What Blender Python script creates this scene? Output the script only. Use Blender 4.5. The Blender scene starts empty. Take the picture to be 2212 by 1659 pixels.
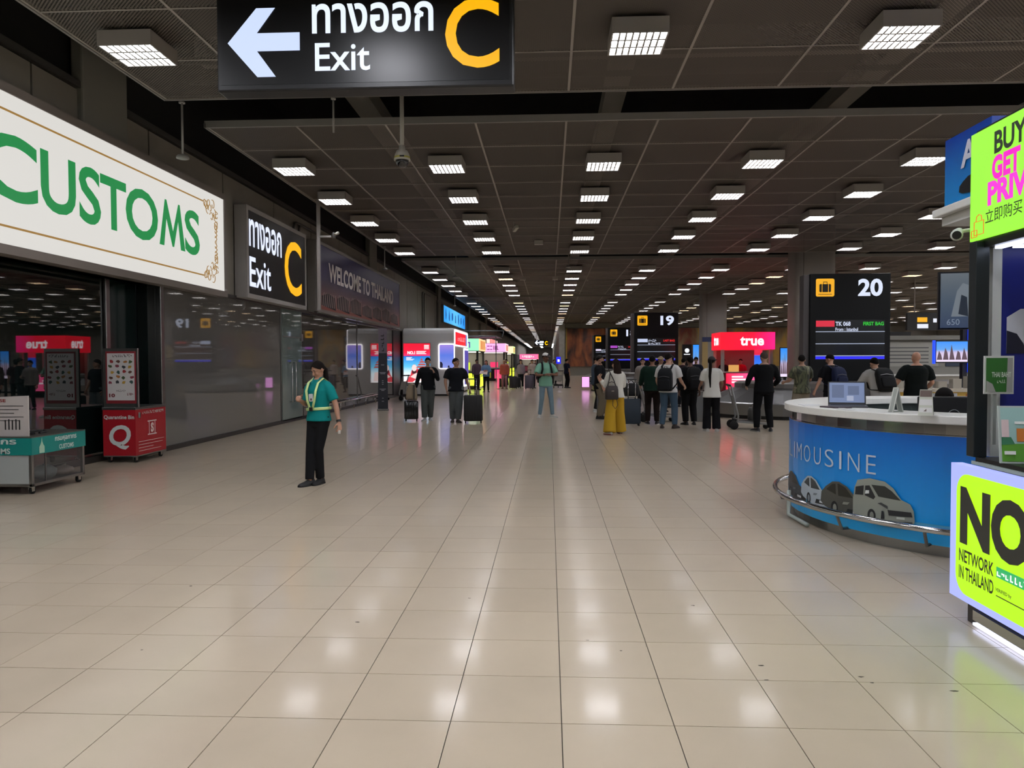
import bpy, math, random
from mathutils import Vector, Matrix
random.seed(11)
S = bpy.context.scene
COL = S.collection
PI = math.pi

# ---------------------------------------------------------------- camera
FPX, YAW, PIT, ROL, CAMZ = 1628.4, .0492151, .0303549, -.00326542, 1.62354
_fw = Vector((-math.sin(YAW)*math.cos(PIT), math.cos(YAW)*math.cos(PIT), -math.sin(PIT)))
_r0 = Vector((math.cos(YAW), math.sin(YAW), 0)); _u0 = _r0.cross(_fw)
_R = math.cos(ROL)*_r0 + math.sin(ROL)*_u0
_U = -math.sin(ROL)*_r0 + math.cos(ROL)*_u0
cam_d = bpy.data.cameras.new('camera'); cam = bpy.data.objects.new('camera', cam_d); COL.objects.link(cam)
cam_d.sensor_width = 36; cam_d.lens = FPX/2212*36; cam_d.clip_start = .05; cam_d.clip_end = 600
cam.matrix_world = Matrix(((_R.x, _U.x, -_fw.x, 0), (_R.y, _U.y, -_fw.y, 0), (_R.z, _U.z, -_fw.z, CAMZ), (0, 0, 0, 1)))
S.camera = cam

# ---------------------------------------------------------------- world, exposure, lamp strength
w = bpy.data.worlds.new('world'); S.world = w; w.use_nodes = True
w.node_tree.nodes['Background'].inputs[0].default_value = (.01, .01, .012, 1)
w.node_tree.nodes['Background'].inputs[1].default_value = .3
S.view_settings.view_transform = 'Standard'; S.view_settings.look = 'None'
S.view_settings.exposure = 0.2; S.view_settings.gamma = 1; S.view_settings.use_curve_mapping = False
LAMP = 36.0          # radiance of the fluorescent ceiling fittings
S.cycles.max_bounces = 5; S.cycles.glossy_bounces = 3; S.cycles.diffuse_bounces = 2
S.cycles.transparent_max_bounces = 4; S.cycles.sample_clamp_indirect = 6; S.cycles.caustics_reflective = False
S.cycles.caustics_refractive = False; S.cycles.adaptive_threshold = .04; S.cycles.use_light_tree = False

# ---------------------------------------------------------------- helpers
def lin(h):
    if not isinstance(h, str): return tuple(h)[:3]
    h = h.lstrip('#'); o = []
    for i in (0, 2, 4):
        c = int(h[i:i+2], 16)/255
        o.append(c/12.92 if c <= .04045 else ((c+.055)/1.055)**2.4)
    return tuple(o)
MATS = {}
def M(name, col='#808080', rough=.5, metal=0., emit=0., spec=.5, ior=1.5, noise=0., nscale=8.):
    if name in MATS: return MATS[name]
    m = bpy.data.materials.new(name); m.use_nodes = True; MATS[name] = m
    n = m.node_tree.nodes; b = n['Principled BSDF']; c = lin(col)
    b.inputs['Base Color'].default_value = (*c, 1)
    b.inputs['Roughness'].default_value = rough; b.inputs['Metallic'].default_value = metal
    b.inputs['Specular IOR Level'].default_value = spec; b.inputs['IOR'].default_value = ior
    if emit:
        b.inputs['Base Color'].default_value = (.03, .03, .03, 1)
        b.inputs['Emission Color'].default_value = (*c, 1); b.inputs['Emission Strength'].default_value = emit
    elif noise:
        t = n.new('ShaderNodeTexNoise'); t.inputs['Scale'].default_value = nscale; t.inputs['Detail'].default_value = 4
        g = n.new('ShaderNodeNewGeometry'); m.node_tree.links.new(g.outputs['Position'], t.inputs['Vector'])
        mx = n.new('ShaderNodeMix'); mx.data_type = 'RGBA'
        mx.inputs['A'].default_value = (*[x*(1-noise) for x in c], 1); mx.inputs['B'].default_value = (*[min(1, x*(1+noise)) for x in c], 1)
        m.node_tree.links.new(t.outputs['Fac'], mx.inputs['Factor']); m.node_tree.links.new(mx.outputs['Result'], b.inputs['Base Color'])
    return m
def hexm(col, rough=.75, **k): return M('paint_%s_%d%s' % (str(col).lstrip('#'), int(rough*100), 'm' if k else ''), col, rough, **k)
BIG = {'#f2efe9', '#9cf23c', '#b4f408', '#aab4ff', '#d9f23a', '#fff4e2'}      # large lit faces; small letters are left out of lamp sampling to save time
def lit(col, e=1.0):
    m = M('lit_%s_%d' % (col.lstrip('#'), int(e*100)), col, .4, emit=e)
    m.cycles.emission_sampling = 'AUTO' if col in BIG else 'NONE'
    return m

TXT = {}
TMP = bpy.data.scenes.new('scratch'); TVL = TMP.view_layers[0]
def baked(o):
    TMP.collection.objects.link(o); TVL.update(); dg = TVL.depsgraph; dg.update()
    return bpy.data.meshes.new_from_object(o.evaluated_get(dg))
def glyphs(s, bold=0.):
    k = (s, bold)
    if k not in TXT:
        c = bpy.data.curves.new('t', 'FONT'); c.body = s; c.size = 1; c.offset = bold; c.resolution_u = 4
        o = bpy.data.objects.new('t', c); me = baked(o)
        v = [tuple(p.co) for p in me.vertices]; f = [tuple(p.vertices) for p in me.polygons]
        bpy.data.objects.remove(o); bpy.data.curves.remove(c); bpy.data.meshes.remove(me)
        x0 = min(p[0] for p in v); x1 = max(p[0] for p in v); y0 = min(p[1] for p in v); y1 = max(p[1] for p in v)
        TXT[k] = ([((p[0]-x0)/(x1-x0), (p[1]-y0)/(y1-y0)) for p in v], f)
    return TXT[k]

class MB:
    def __init__(s): s.v = []; s.f = []; s.m = []
    def add(s, vs, fs, m=0):
        b = len(s.v); s.v += [tuple(x) for x in vs]
        for f in fs: s.f.append(tuple(i+b for i in f)); s.m.append(m)
        return s
    def box(s, x0, y0, z0, x1, y1, z1, m=0):
        return s.add([(x0,y0,z0),(x1,y0,z0),(x1,y1,z0),(x0,y1,z0),(x0,y0,z1),(x1,y0,z1),(x1,y1,z1),(x0,y1,z1)],
                     [(0,3,2,1),(4,5,6,7),(0,1,5,4),(1,2,6,5),(2,3,7,6),(3,0,4,7)], m)
    def obox(s, c, size, rot=None, m=0):
        c = Vector(c); hx, hy, hz = [q/2 for q in size]; rot = rot or Matrix.Identity(3); vs = []
        for z in (-hz, hz):
            for x, y in ((-hx,-hy),(hx,-hy),(hx,hy),(-hx,hy)): vs.append(c + rot @ Vector((x, y, z)))
        return s.add(vs, [(0,3,2,1),(4,5,6,7),(0,1,5,4),(1,2,6,5),(2,3,7,6),(3,0,4,7)], m)
    def loft(s, rings, m=0, caps=True, closed=False):
        n = len(rings[0]); vs = [p for r in rings for p in r]; fs = []
        for i in range(len(rings)-(0 if closed else 1)):
            j = (i+1) % len(rings)
            for k in range(n): fs.append((i*n+k, i*n+(k+1) % n, j*n+(k+1) % n, j*n+k))
        if caps and not closed: fs.append(tuple(range(n))[::-1]); fs.append(tuple((len(rings)-1)*n+k for k in range(n)))
        return s.add(vs, fs, m)
    def tube(s, pts, r, n=8, m=0, round_ends=False, up=None):
        P = [Vector(p) for p in pts]; R = r if isinstance(r, (list, tuple)) else [r]*len(P)
        if round_ends:
            d0 = (P[0]-P[1]).normalized(); d1 = (P[-1]-P[-2]).normalized()
            r0 = max(R[0]) if isinstance(R[0], tuple) else R[0]; r1 = max(R[-1]) if isinstance(R[-1], tuple) else R[-1]
            sc = lambda q, k: tuple(x*k for x in q) if isinstance(q, tuple) else q*k
            P = [P[0]+d0*r0*.9, P[0]+d0*r0*.6] + P + [P[-1]+d1*r1*.6, P[-1]+d1*r1*.9]
            R = [sc(R[0], .35), sc(R[0], .8)] + list(R) + [sc(R[-1], .8), sc(R[-1], .35)]
        t0 = (P[1]-P[0]).normalized()
        a = Vector(up) if up else (Vector((1,0,0)) if abs(t0.x) < .8 else Vector((0,1,0)))
        rings = []
        for i, p in enumerate(P):
            if i == 0: t = P[1]-P[0]
            elif i == len(P)-1: t = P[-1]-P[-2]
            else: t = (P[i+1]-p).normalized()+(p-P[i-1]).normalized()
            t = t.normalized() if t.length > 1e-6 else t0
            a = (a - t*a.dot(t)); a = a.normalized() if a.length > 1e-6 else t.orthogonal().normalized()
            b = t.cross(a); q = R[i]; rx, ry = q if isinstance(q, tuple) else (q, q)
            rings.append([p + a*(math.cos(2*PI*k/n)*rx) + b*(math.sin(2*PI*k/n)*ry) for k in range(n)])
        return s.loft(rings, m)
    def lathe(s, prof, c=(0,0,0), n=16, m=0):
        return s.loft([[(c[0]+r*math.cos(2*PI*k/n), c[1]+r*math.sin(2*PI*k/n), c[2]+z) for k in range(n)] for r, z in prof], m)
    def ball(s, c, r, n=12, m=0, rot=None):
        r = r if isinstance(r, (tuple, list)) else (r, r, r); c = Vector(c); rot = rot or Matrix.Identity(3); rings = []
        k = n//2+1
        for i in range(k):
            e = -PI/2 + PI*(i+.12)/(k-1+.24); 
            rings.append([c + rot @ Vector((r[0]*math.cos(e)*math.cos(2*PI*j/n), r[1]*math.cos(e)*math.sin(2*PI*j/n), r[2]*math.sin(e))) for j in range(n)])
        return s.loft(rings, m)
    def poly(s, pts, o, rt, up, m=0, d=0.):
        o = Vector(o); rt = Vector(rt); up = Vector(up); nn = rt.cross(up); a = [o+rt*x+up*y+nn*d for x, y in pts]
        return s.add(a, [tuple(range(len(a)))], m)
    def slab(s, pts, o, rt, up, t, m=0):
        o = Vector(o); rt = Vector(rt); up = Vector(up); nn = rt.cross(up).normalized(); k = len(pts)
        a = [o+rt*x+up*y for x, y in pts]; b = [p-nn*t for p in a]
        fs = [tuple(range(k)), tuple(range(2*k-1, k-1, -1))]+[(i, k+i, k+(i+1) % k, (i+1) % k) for i in range(k)]
        return s.add(a+b, fs, m)
    def text(s, t, o, rt, up, w, h, m=0, bold=0., d=0.):
        g, f = glyphs(t, bold); o = Vector(o); rt = Vector(rt).normalized(); up = Vector(up).normalized(); nn = rt.cross(up)
        return s.add([o+rt*(x*w)+up*(y*h)+nn*d for x, y in g], f, m)
    def scrib(s, o, rt, up, w, h, n, m=0, d=.002, seed=1):
        """unreadable print: n short strokes in a line"""
        R = random.Random(seed); o = Vector(o); rt = Vector(rt).normalized(); up = Vector(up).normalized(); nn = rt.cross(up); x = 0
        for i in range(n):
            k = w/n; a = k*R.uniform(.05, .2); b = k*R.uniform(.75, .98); z0 = h*R.choice((0, 0, .3)); z1 = h*R.choice((1, .7, 1))
            for (p, q, r, t) in R.choice((((a, b, z0, z0+h*.22), (a, a+k*.28, z0, z1)), ((a, b, z1-h*.22, z1), (b-k*.28, b, z0, z1)), ((a, b, z0, z0+h*.2), (a, b, z1-h*.2, z1)), ((a, a+k*.28, z0, z1), (b-k*.28, b, z0, z1)))):
                c = [o+rt*(x+p)+up*r+nn*d, o+rt*(x+q)+up*r+nn*d, o+rt*(x+q)+up*t+nn*d, o+rt*(x+p)+up*t+nn*d]; s.add(c, [(0, 1, 2, 3)], m)
            x += k
        return s
    def mapv(s, fn): s.v = [tuple(fn(Vector(p))) for p in s.v]; return s
    def mesh(s, name, mats, smooth=False):
        me = bpy.data.meshes.new(name); me.from_pydata(s.v, [], s.f)
        for q in (mats if isinstance(mats, (list, tuple)) else [mats]): me.materials.append(q)
        if any(s.m): me.polygons.foreach_set('material_index', s.m)
        if smooth: me.polygons.foreach_set('use_smooth', [True]*len(me.polygons))
        me.update(); return me
    def build(s, name, mats, parent=None, smooth=False, bevel=0., loc=None):
        return link(name, s.mesh(name, mats, smooth), parent, bevel, loc)
def link(name, me, parent=None, bevel=0., loc=None):
    o = bpy.data.objects.new(name, me); COL.objects.link(o)
    if parent is not None: o.parent = parent
    if loc: o.location = loc
    if bevel:
        b = o.modifiers.new('bevel', 'BEVEL'); b.width = bevel; b.segments = 2; b.limit_method = 'ANGLE'; b.angle_limit = .7
    return o
def tag(o, label=None, cat=None, group=None, kind=None):
    if label: o['label'] = label
    if cat: o['category'] = cat
    if group: o['group'] = group
    if kind: o['kind'] = kind
    return o
def thing(name, label, cat, loc=(0,0,0), rz=0., group=None):
    o = bpy.data.objects.new(name, None); COL.objects.link(o); o.location = loc; o.rotation_euler = (0, 0, rz); o.empty_display_size = .1
    return tag(o, label, cat, group)
def struct(name, label=None):
    o = bpy.data.objects.new(name, None); COL.objects.link(o); o['kind'] = 'structure'
    if label: o['label'] = label
    return o
def remesh(mb, vox, it=3):
    me = mb.mesh('r', []); o = bpy.data.objects.new('r', me)
    r = o.modifiers.new('r', 'REMESH'); r.mode = 'VOXEL'; r.voxel_size = vox
    if it:
        q = o.modifiers.new('s', 'SMOOTH'); q.iterations = it; q.factor = .5
    me2 = baked(o)
    v = [tuple(p.co) for p in me2.vertices]; f = [tuple(p.vertices) for p in me2.polygons]
    bpy.data.objects.remove(o); bpy.data.meshes.remove(me); bpy.data.meshes.remove(me2)
    out = MB(); out.v = v; out.f = f; out.m = [0]*len(f); return out
def rrect(x0, y0, x1, y1, r, n=4):
    o = []
    for cx, cy, a in ((x1-r, y0+r, -90), (x1-r, y1-r, 0), (x0+r, y1-r, 90), (x0+r, y0+r, 180)):
        for i in range(n+1): t = math.radians(a+90*i/n); o.append((cx+r*math.cos(t), cy+r*math.sin(t)))
    return o
def disc(cx, cy, rx, ry=None, n=16): return [(cx+rx*math.cos(2*PI*i/n), cy+(ry or rx)*math.sin(2*PI*i/n)) for i in range(n)]
def in_view(p, mg=40):
    d = Vector(p)-Vector((0, 0, CAMZ)); z = d.dot(_fw)
    if z < .3: return False
    u = 1106+FPX*d.dot(_R)/z; v = 829.5-FPX*d.dot(_U)/z
    return -mg < u < 2212+mg and -mg < v < 1659+mg
X3, Y3, Z3 = Vector((1,0,0)), Vector((0,1,0)), Vector((0,0,1))

# shared materials
STEEL = M('brushed_steel', '#9a9a98', .28, 1.0); CHROME = M('chrome', '#c8c8c8', .1, 1.0)
DSTEEL = M('dull_steel', '#7d7b78', .38, 1.0)
BLK = M('black_plastic', '#0c0c0d', .45); DARK = M('charcoal_panel', '#17181a', .5)
WHT = M('white_laminate', '#d8d8d2', .35); GRYF = M('grey_aluminium_frame', '#a09d9a', .5)
RUB = M('black_rubber', '#0a0a0a', .8)
# ================================================================ floor
def floor_mat():
    m = bpy.data.materials.new('polished_beige_tile'); m.use_nodes = True; n = m.node_tree.nodes; L = m.node_tree.links
    b = n['Principled BSDF']; g = n.new('ShaderNodeNewGeometry')
    sub = n.new('ShaderNodeVectorMath'); sub.operation = 'SUBTRACT'; sub.inputs[1].default_value = (.0533, 3.3355, 0)
    sc = n.new('ShaderNodeVectorMath'); sc.operation = 'MULTIPLY'; sc.inputs[1].default_value = (2, 2, 0)
    fl = n.new('ShaderNodeVectorMath'); fl.operation = 'FLOOR'
    wn = n.new('ShaderNodeTexWhiteNoise'); wn.noise_dimensions = '3D'
    no = n.new('ShaderNodeTexNoise'); no.inputs['Scale'].default_value = 2.2; no.inputs['Detail'].default_value = 5
    L.new(g.outputs['Position'], sub.inputs[0]); L.new(sub.outputs[0], sc.inputs[0]); L.new(sc.outputs[0], fl.inputs[0]); L.new(fl.outputs[0], wn.inputs['Vector'])
    L.new(g.outputs['Position'], no.inputs['Vector'])
    ad = n.new('ShaderNodeMath'); ad.operation = 'MULTIPLY_ADD'; ad.inputs[1].default_value = .45
    L.new(wn.outputs['Value'], ad.inputs[0]); L.new(no.outputs['Fac'], ad.inputs[2])
    mx = n.new('ShaderNodeMix'); mx.data_type = 'RGBA'; mx.inputs['A'].default_value = (*lin('#ad9f8b'), 1); mx.inputs['B'].default_value = (*lin('#bdae98'), 1)
    L.new(ad.outputs[0], mx.inputs['Factor']); L.new(mx.outputs['Result'], b.inputs['Base Color'])
    b.inputs['Roughness'].default_value = .28; b.inputs['Specular IOR Level'].default_value = .3; b.inputs['Coat Weight'].default_value = .48; b.inputs['Coat Roughness'].default_value = .1
    return m
TILE = floor_mat(); GROUT = M('dark_grout', '#3a352e', .9)
XL, XR, YB, YF, YE = -7.0, 42.0, -8.0, 84.0, 236.0
fl = struct('floor', 'polished beige square tile floor of the arrivals hall')
mb = MB().box(XL-1.4, YB, -.06, XR, YE, -.006)
mb.build('floor_bed', GROUT, fl)
MB().box(XL-1.0, 27.3355, -.006, XR, YE, 0).build('floor_field', TILE, fl)['kind'] = 'stuff'
T0X, T0Y, TS, GAP = .0533, 3.3355, .5, .0022
tile_me = MB().box(GAP, GAP, -.006, TS-GAP, TS-GAP, 0).mesh('tile', TILE)
cells = []
for i in range(-17, 84):
    for j in range(-23, 48):
        x, y = T0X+i*TS, T0Y+j*TS
        if x < XL-1.2: continue
        cells.append((x, y))
near = sorted([c for c in cells if c[1] > 1.5 and in_view((c[0]+.25, c[1]+.25, 0), 60)], key=lambda c: c[0]**2+c[1]**2)[:300]
nset = set(near)
for c in near:
    link('tile', tile_me, fl, loc=(c[0], c[1], 0))
mb = MB()
for x, y in cells:
    if (x, y) in nset: continue
    g = GAP if y < 13 else (.0016 if y < 18 else .001)
    mb.box(x+g, y+g, -.006, x+TS-g, y+TS-g, 0)
mb.build('tile_field', TILE, fl)['kind'] = 'stuff'
CHIP = M('chipped_grout', '#4a443b', .9)
mb = MB()
for cx, cy in ((1.1, 3.84), (1.12, 4.02), (1.62, 3.83), (1.6, 3.9), (2.05, 3.1), (.4, 4.2), (.22, 4.35), (-.55, 5.1), (-1.2, 4.6), (-2.6, 5.3), (-2.3, 4.1), (.95, 5.0), (1.98, 3.75)):
    k = random.uniform(.5, 1); pts = [(cx+k*random.uniform(.008, .03)*math.cos(a), cy+k*random.uniform(.004, .016)*math.sin(a)) for a in (0, 1, 2.2, 3.1, 4.3, 5.2)]
    mb.add([(a, b, .0006) for a, b in pts], [tuple(range(6))])
mb.build('floor_chips', CHIP, fl)['kind'] = 'stuff'

# ================================================================ ceiling
CZ = 5.82
def mesh_mat():
    m = bpy.data.materials.new('perforated_dark_metal'); m.use_nodes = True; n = m.node_tree.nodes; L = m.node_tree.links
    b = n['Principled BSDF']; b.inputs['Base Color'].default_value = (*lin('#6a635c'), 1); b.inputs['Roughness'].default_value = .62; b.inputs['Specular IOR Level'].default_value = .3
    g = n.new('ShaderNodeNewGeometry'); sp = n.new('ShaderNodeSeparateXYZ'); L.new(g.outputs['Position'], sp.inputs[0])
    def sn(o, k):
        q = n.new('ShaderNodeMath'); q.operation = 'MULTIPLY'; q.inputs[1].default_value = k; L.new(o, q.inputs[0])
        r = n.new('ShaderNodeMath'); r.operation = 'SINE'; L.new(q.outputs[0], r.inputs[0]); return r.outputs[0]
    a = n.new('ShaderNodeMath'); a.operation = 'MULTIPLY'; L.new(sn(sp.outputs['X'], 2*PI/.05), a.inputs[0]); L.new(sn(sp.outputs['Y'], 2*PI/.05), a.inputs[1])
    c = n.new('ShaderNodeMath'); c.operation = 'GREATER_THAN'; c.inputs[1].default_value = .12; L.new(a.outputs[0], c.inputs[0])
    tr = n.new('ShaderNodeBsdfTransparent'); mix = n.new('ShaderNodeMixShader'); L.new(c.outputs[0], mix.inputs[0]); L.new(b.outputs[0], mix.inputs[1]); L.new(tr.outputs[0], mix.inputs[2])
    L.new(mix.outputs[0], n['Material Output'].inputs['Surface']); return m
PERF = mesh_mat(); TBAR = M('ceiling_grid_bar', '#a39c94', .5); LIP = M('ceiling_edge_lip', '#8b8884', .5)
VOID = M('plenum_dark', '#101214', .9); DUCT = M('plenum_duct', '#d0c8bc', .7)
PW, PH, PX0, GAPY = 1.6, 1.504, -6.09, 1.456
def mod_y(n): return 13.33+18*(n-2)
MODS = [(n, 30 if n <= 5 else 5) for n in range(0, 14)]
ce = struct('ceiling', 'dark perforated metal panel ceiling in long bays')
pan_me = MB().box(.012, .012, 0, PW-.012, PH-.012, .012).mesh('ceiling_panel', PERF)
pc = []; bars = MB(); lip = MB()
for n, nc in MODS:
    y0 = mod_y(n)
    for i in range(nc):
        for j in range(11): pc.append((PX0+i*PW, y0+j*PH))
    x1 = PX0+nc*PW; y1 = y0+11*PH
    for i in range(nc+1): bars.box(PX0+i*PW-.018, y0, CZ-.006, PX0+i*PW+.018, y1, CZ+.03)
    for j in range(12): bars.box(PX0, y0+j*PH-.012, CZ-.008, x1, y0+j*PH+.012, CZ+.03)
    lip.box(PX0-.04, y0-.05, CZ-.02, x1, y0, CZ+.1); lip.box(PX0-.04, y1, CZ-.02, x1, y1+.03, CZ+.05); lip.box(PX0-.05, y0-.05, CZ-.02, PX0-.015, y1+.03, CZ+.06)
nearp = sorted([c for c in pc if in_view((c[0]+.8, c[1]+.75, CZ), 60)], key=lambda c: c[0]**2+c[1]**2)[:300]; ns = set(nearp)
for c in nearp: link('ceiling_panel', pan_me, ce, loc=(c[0], c[1], CZ))
mb = MB()
for x, y in pc:
    if (x, y) not in ns: mb.box(x+.012, y+.012, CZ, x+PW-.012, y+PH-.012, CZ+.012)
mb.build('ceiling_panel_field', PERF, ce)['kind'] = 'stuff'
bars.build('ceiling_grid', TBAR, ce)['kind'] = 'stuff'
lip.build('ceiling_edge', LIP, ce)
MB().box(XL-1.6, YB, 8.3, XR+.5, YE+.5, 8.4).build('ceiling_slab', VOID, ce)
dm = MB()
for x, z, wd in ((1.35, 7.0, .42), (-3.9, 7.0, .48), (6.15, 7.0, .42), (11.0, 7.1, .5), (16, 7.1, .5), (22, 7.1, .5)): dm.box(x-wd/2, YB, z, x+wd/2, 84 if x > 2 else YE, z+.35)
for k in range(-1, 5): dm.box(-6.3, 13.3+18*k, 7.02, XR, 13.75+18*k, 7.4)
dm.build('duct', DUCT, ce)
dm = MB()
for k in range(-1, 5):
    for q in (-.4, .5): dm.box(-6.3, 12.6+18*k+q, 6.5, XR, 12.66+18*k+q, 6.58)
dm.build('ceiling_hanger_rail', M('hanger_rail', '#4a4642', .6), ce)

# ================================================================ walls
WALLC = M('upper_wall_panel', '#827d74', .75, noise=.12, nscale=1.5); WALLD = M('upper_wall_recess', '#1b1c1b', .9)
wl = struct('wall_left', 'dark panelled wall above the tinted glass frontage')
MB().box(XL-.5, YB, 3.02, XL-.16, YE, 8.4).build('wall_core', WALLD, wl)
panel_me = {}
y = YB
while y < YE-.1:
    d = 3.0
    if d not in panel_me: panel_me[d] = MB().box(-.16, .02, 3.06, 0, d-.02, 5.68).mesh('wall_panel', WALLC)
    link('wall_panel', panel_me[d], wl, loc=(XL, y, 0)); y += d
MB().box(XL-.16, YB, 5.7, XL+.06, YE, 5.8).build('wall_ledge', M('wall_ledge', '#3a3936', .7), wl)
for yy in (11.6, 29.6, 47.6, 65.6, 83.6, 101.6): MB().box(XL-.1, yy-.6, 3.05, XL+.09, yy+.6, 7.2).build('pilaster', M('pilaster_concrete', '#7c7b74', .8), wl, bevel=.03)
PIPE = M('grey_conduit', '#56544f', .5)
for yy in (20.3, 20.75, 41.2, 41.8, 46.6, 47.0, 64.5, 75, 76):
    MB().tube([(XL+.06, yy, 3.2 if yy < 30 else .2), (XL+.06, yy, 5.25), (XL+.06, yy+.1, 5.4), (XL+.06, yy+.3, 5.45), (XL+.06, yy+2.2, 5.45)], .035, 8).build('conduit', PIPE, wl, True)
# lower frontage: glass panes and frames
GLD = M('dark_tinted_glass', '#0b1413', .015, 0, spec=1.0, ior=1.75); GLG = M('grey_film_glass', '#6b6966', .025, 0, spec=1.0, ior=1.7)
GLT = M('dark_green_panel', '#10201f', .12, 0, spec=.6); GLDOOR = M('door_glass', '#74837f', .03, 0, spec=1.0, ior=1.7)
GLC = M('clear_glass_dim', '#5a5652', .03, 0, spec=1.0, ior=1.75)
fr = struct('window_1', 'tinted floor to header glass frontage of the left side')
RX = XL-.4
panes = [(-8, -2, GLD, RX), (-2, 4, GLD, RX), (4, 8.6, GLD, RX), (8.65, 12.2, GLD, RX), (12.34, 13.22, GLT, RX), (13.32, 19.36, GLG, XL), (21.0, 27.2, GLC, XL), (27.25, 33.5, GLC, XL)]
for a, b, m, px in panes: MB().box(px-.03, a+.02, .09, px, b-.02, 3.02).build('pane', m, fr)
for a, b, m, p in ((13.2, 13.32, STEEL, .06), (19.36, 19.4, DSTEEL, .02), (20.95, 21.0, DSTEEL, .03), (27.2, 27.25, DSTEEL, .02), (33.5, 33.62, DARK, .03)):
    MB().box(XL-.05, a, 0, XL+p, b, 3.05).build('mullion', m, fr, bevel=.008)
MB().box(XL-.2, 13.22, 0, XL-.05, 13.3, 3.05).build('mullion', STEEL, fr, bevel=.008)
MB().box(RX-.04, 12.21, 0, RX+.05, 12.33, 3.05).build('mullion', STEEL, fr, bevel=.008)
MB().box(RX, 13.22, .09, XL-.2, 13.25, 3.02).build('pane', GLD, fr)
MB().box(RX-.05, 8.6, 0, RX+.03, 8.65, 3.05).build('mullion', DARK, fr)
MB().box(RX-.05, -8, 0, RX+.04, 13.2, .1).build('plinth', M('plinth_dark', '#2a2724', .4), fr)
MB().box(RX-.1, -8, 3.02, XL, 13.3, 3.1).build('soffit', M('header_metal', '#4b4744', .4, .5), fr)
MB().box(RX-.3, -8, 0, RX-.1, 13.3, 3.1).build('inner_wall', M('plenum_dark'), fr)
MB().box(XL-.05, 13.32, 0, XL+.03, 33.6, .09).build('plinth', M('plinth_dark', '#2a2724', .4), fr)
MB().box(XL-.05, -8, 3.02, XL+.06, 33.6, 3.1).build('header', M('header_metal', '#4b4744', .4, .5), fr)
MB().box(XL-.16, 33.62, 0, XL+.02, YE, 3.04).build('wall_base', M('lower_wall_dark', '#2b2a29', .8), wl)
MB().box(XL-.02, 33.62, 0, XL+.03, 35.3, 3.04).build('recess_panel', M('recess_black', '#121212', .5), wl)
# glass door leaf with D handles
dr = struct('door_1', 'clear glass door leaf with long steel handles')
MB().box(XL-.01, 19.4, .06, XL+.03, 20.95, 3.02).build('door_leaf', GLDOOR, dr)
for q in (19.95, 20.25):
    MB().tube([(XL+.03, q, .55), (XL+.11, q, .55), (XL+.11, q, 1.6), (XL+.03, q, 1.6)], .018, 8).build('door_handle', CHROME, dr, True)
MB().box(XL+.03, 19.45, 2.28, XL+.05, 20.85, 2.31).box(XL+.03, 20.8, 2.2, XL+.09, 20.93, 2.4).build('door_rail', STEEL, dr)
# far and side walls
STONE = M('pale_stone_cladding', '#a5a29a', .5, noise=.25, nscale=3.); GREY = M('grey_plaster', '#88837c', .8)
wb = struct('wall_back', 'far end wall carrying the painted murals')
MB().box(1.1, YF, 0, XR, YF+.4, 8.3).build('wall_core', GREY, wb)
MB().box(1.1, YF-.25, 0, 1.75, YF, 5.75).build('stone_pier', STONE, wb, bevel=.02)
MB().box(1.1, YF-.2, 5.3, XR, YF, 5.78).build('cornice', M('cornice', '#77736c', .7), wb)
MB().box(XL-.5, YE-.3, 0, 1.6, YE, 8.3).build('corridor_end', GREY, wb)
MB().box(1.1, YF+.4, 0, 1.5, YE, 8.3).build('corridor_side', GREY, wb)
wr = struct('wall_right', 'plain grey wall on the far right of the hall')
MB().box(XR, YB, 0, XR+.4, YF+.4, 8.4).build('wall_core', GREY, wr)
wn = struct('wall_behind', 'plain grey wall behind the viewer')
MB().box(XL-.5, YB-.4, 0, XR+.4, YB, 8.4).build('wall_core', GREY, wn)
def mural_mat(name, cols, sc, dist):
    m = bpy.data.materials.new(name); m.use_nodes = True; n = m.node_tree.nodes; L = m.node_tree.links; b = n['Principled BSDF']; b.inputs['Roughness'].default_value = .6
    g = n.new('ShaderNodeNewGeometry'); t = n.new('ShaderNodeTexNoise'); t.inputs['Scale'].default_value = sc; t.inputs['Detail'].default_value = 6; t.inputs['Distortion'].default_value = dist
    mp = n.new('ShaderNodeMapping'); mp.inputs['Scale'].default_value = (1, 1, .45); L.new(g.outputs['Position'], mp.inputs[0]); L.new(mp.outputs[0], t.inputs['Vector'])
    r = n.new('ShaderNodeValToRGB'); e = r.color_ramp.elements
    while len(e) < len(cols): e.new(.5)
    for i, c in enumerate(cols): e[i].position = .3+.4*i/(len(cols)-1); e[i].color = (*lin(c), 1)
    L.new(t.outputs['Fac'], r.inputs[0]); L.new(r.outputs[0], b.inputs['Base Color']); return m
MUR1 = mural_mat('mural_paint_russet', ['#33262a', '#5a3a34', '#8a5038', '#a8623c', '#b87048'], 1.1, .35)
MUR2 = mural_mat('mural_paint_floral', ['#4a4660', '#7d3a2c', '#8a7a58', '#b58d3c', '#9a958a'], .45, .4)
def painting(name, label, x0, x1, mat, gcol):
    t = thing(name, label, 'mural', ((x0+x1)/2, YF-.12, 1.0)); w2 = (x1-x0)/2
    MB().box(-w2, -.06, 0, w2, .1, 4.2).build('canvas', mat, t)
    for q in (-w2-.15, w2): MB().box(q, -.1, 0, q+.15, .1, 4.25).build('frame_strip', hexm(gcol, .4), t)
    return t
painting('wall_mural', 'tall russet and orange painted mural on the far wall', 2.0, 6.6, MUR1, '#a98a3c')
painting('wall_mural', 'yellow and red floral painted mural on the far wall behind the columns', 7.2, 28, MUR2, '#7d7a74')
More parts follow.
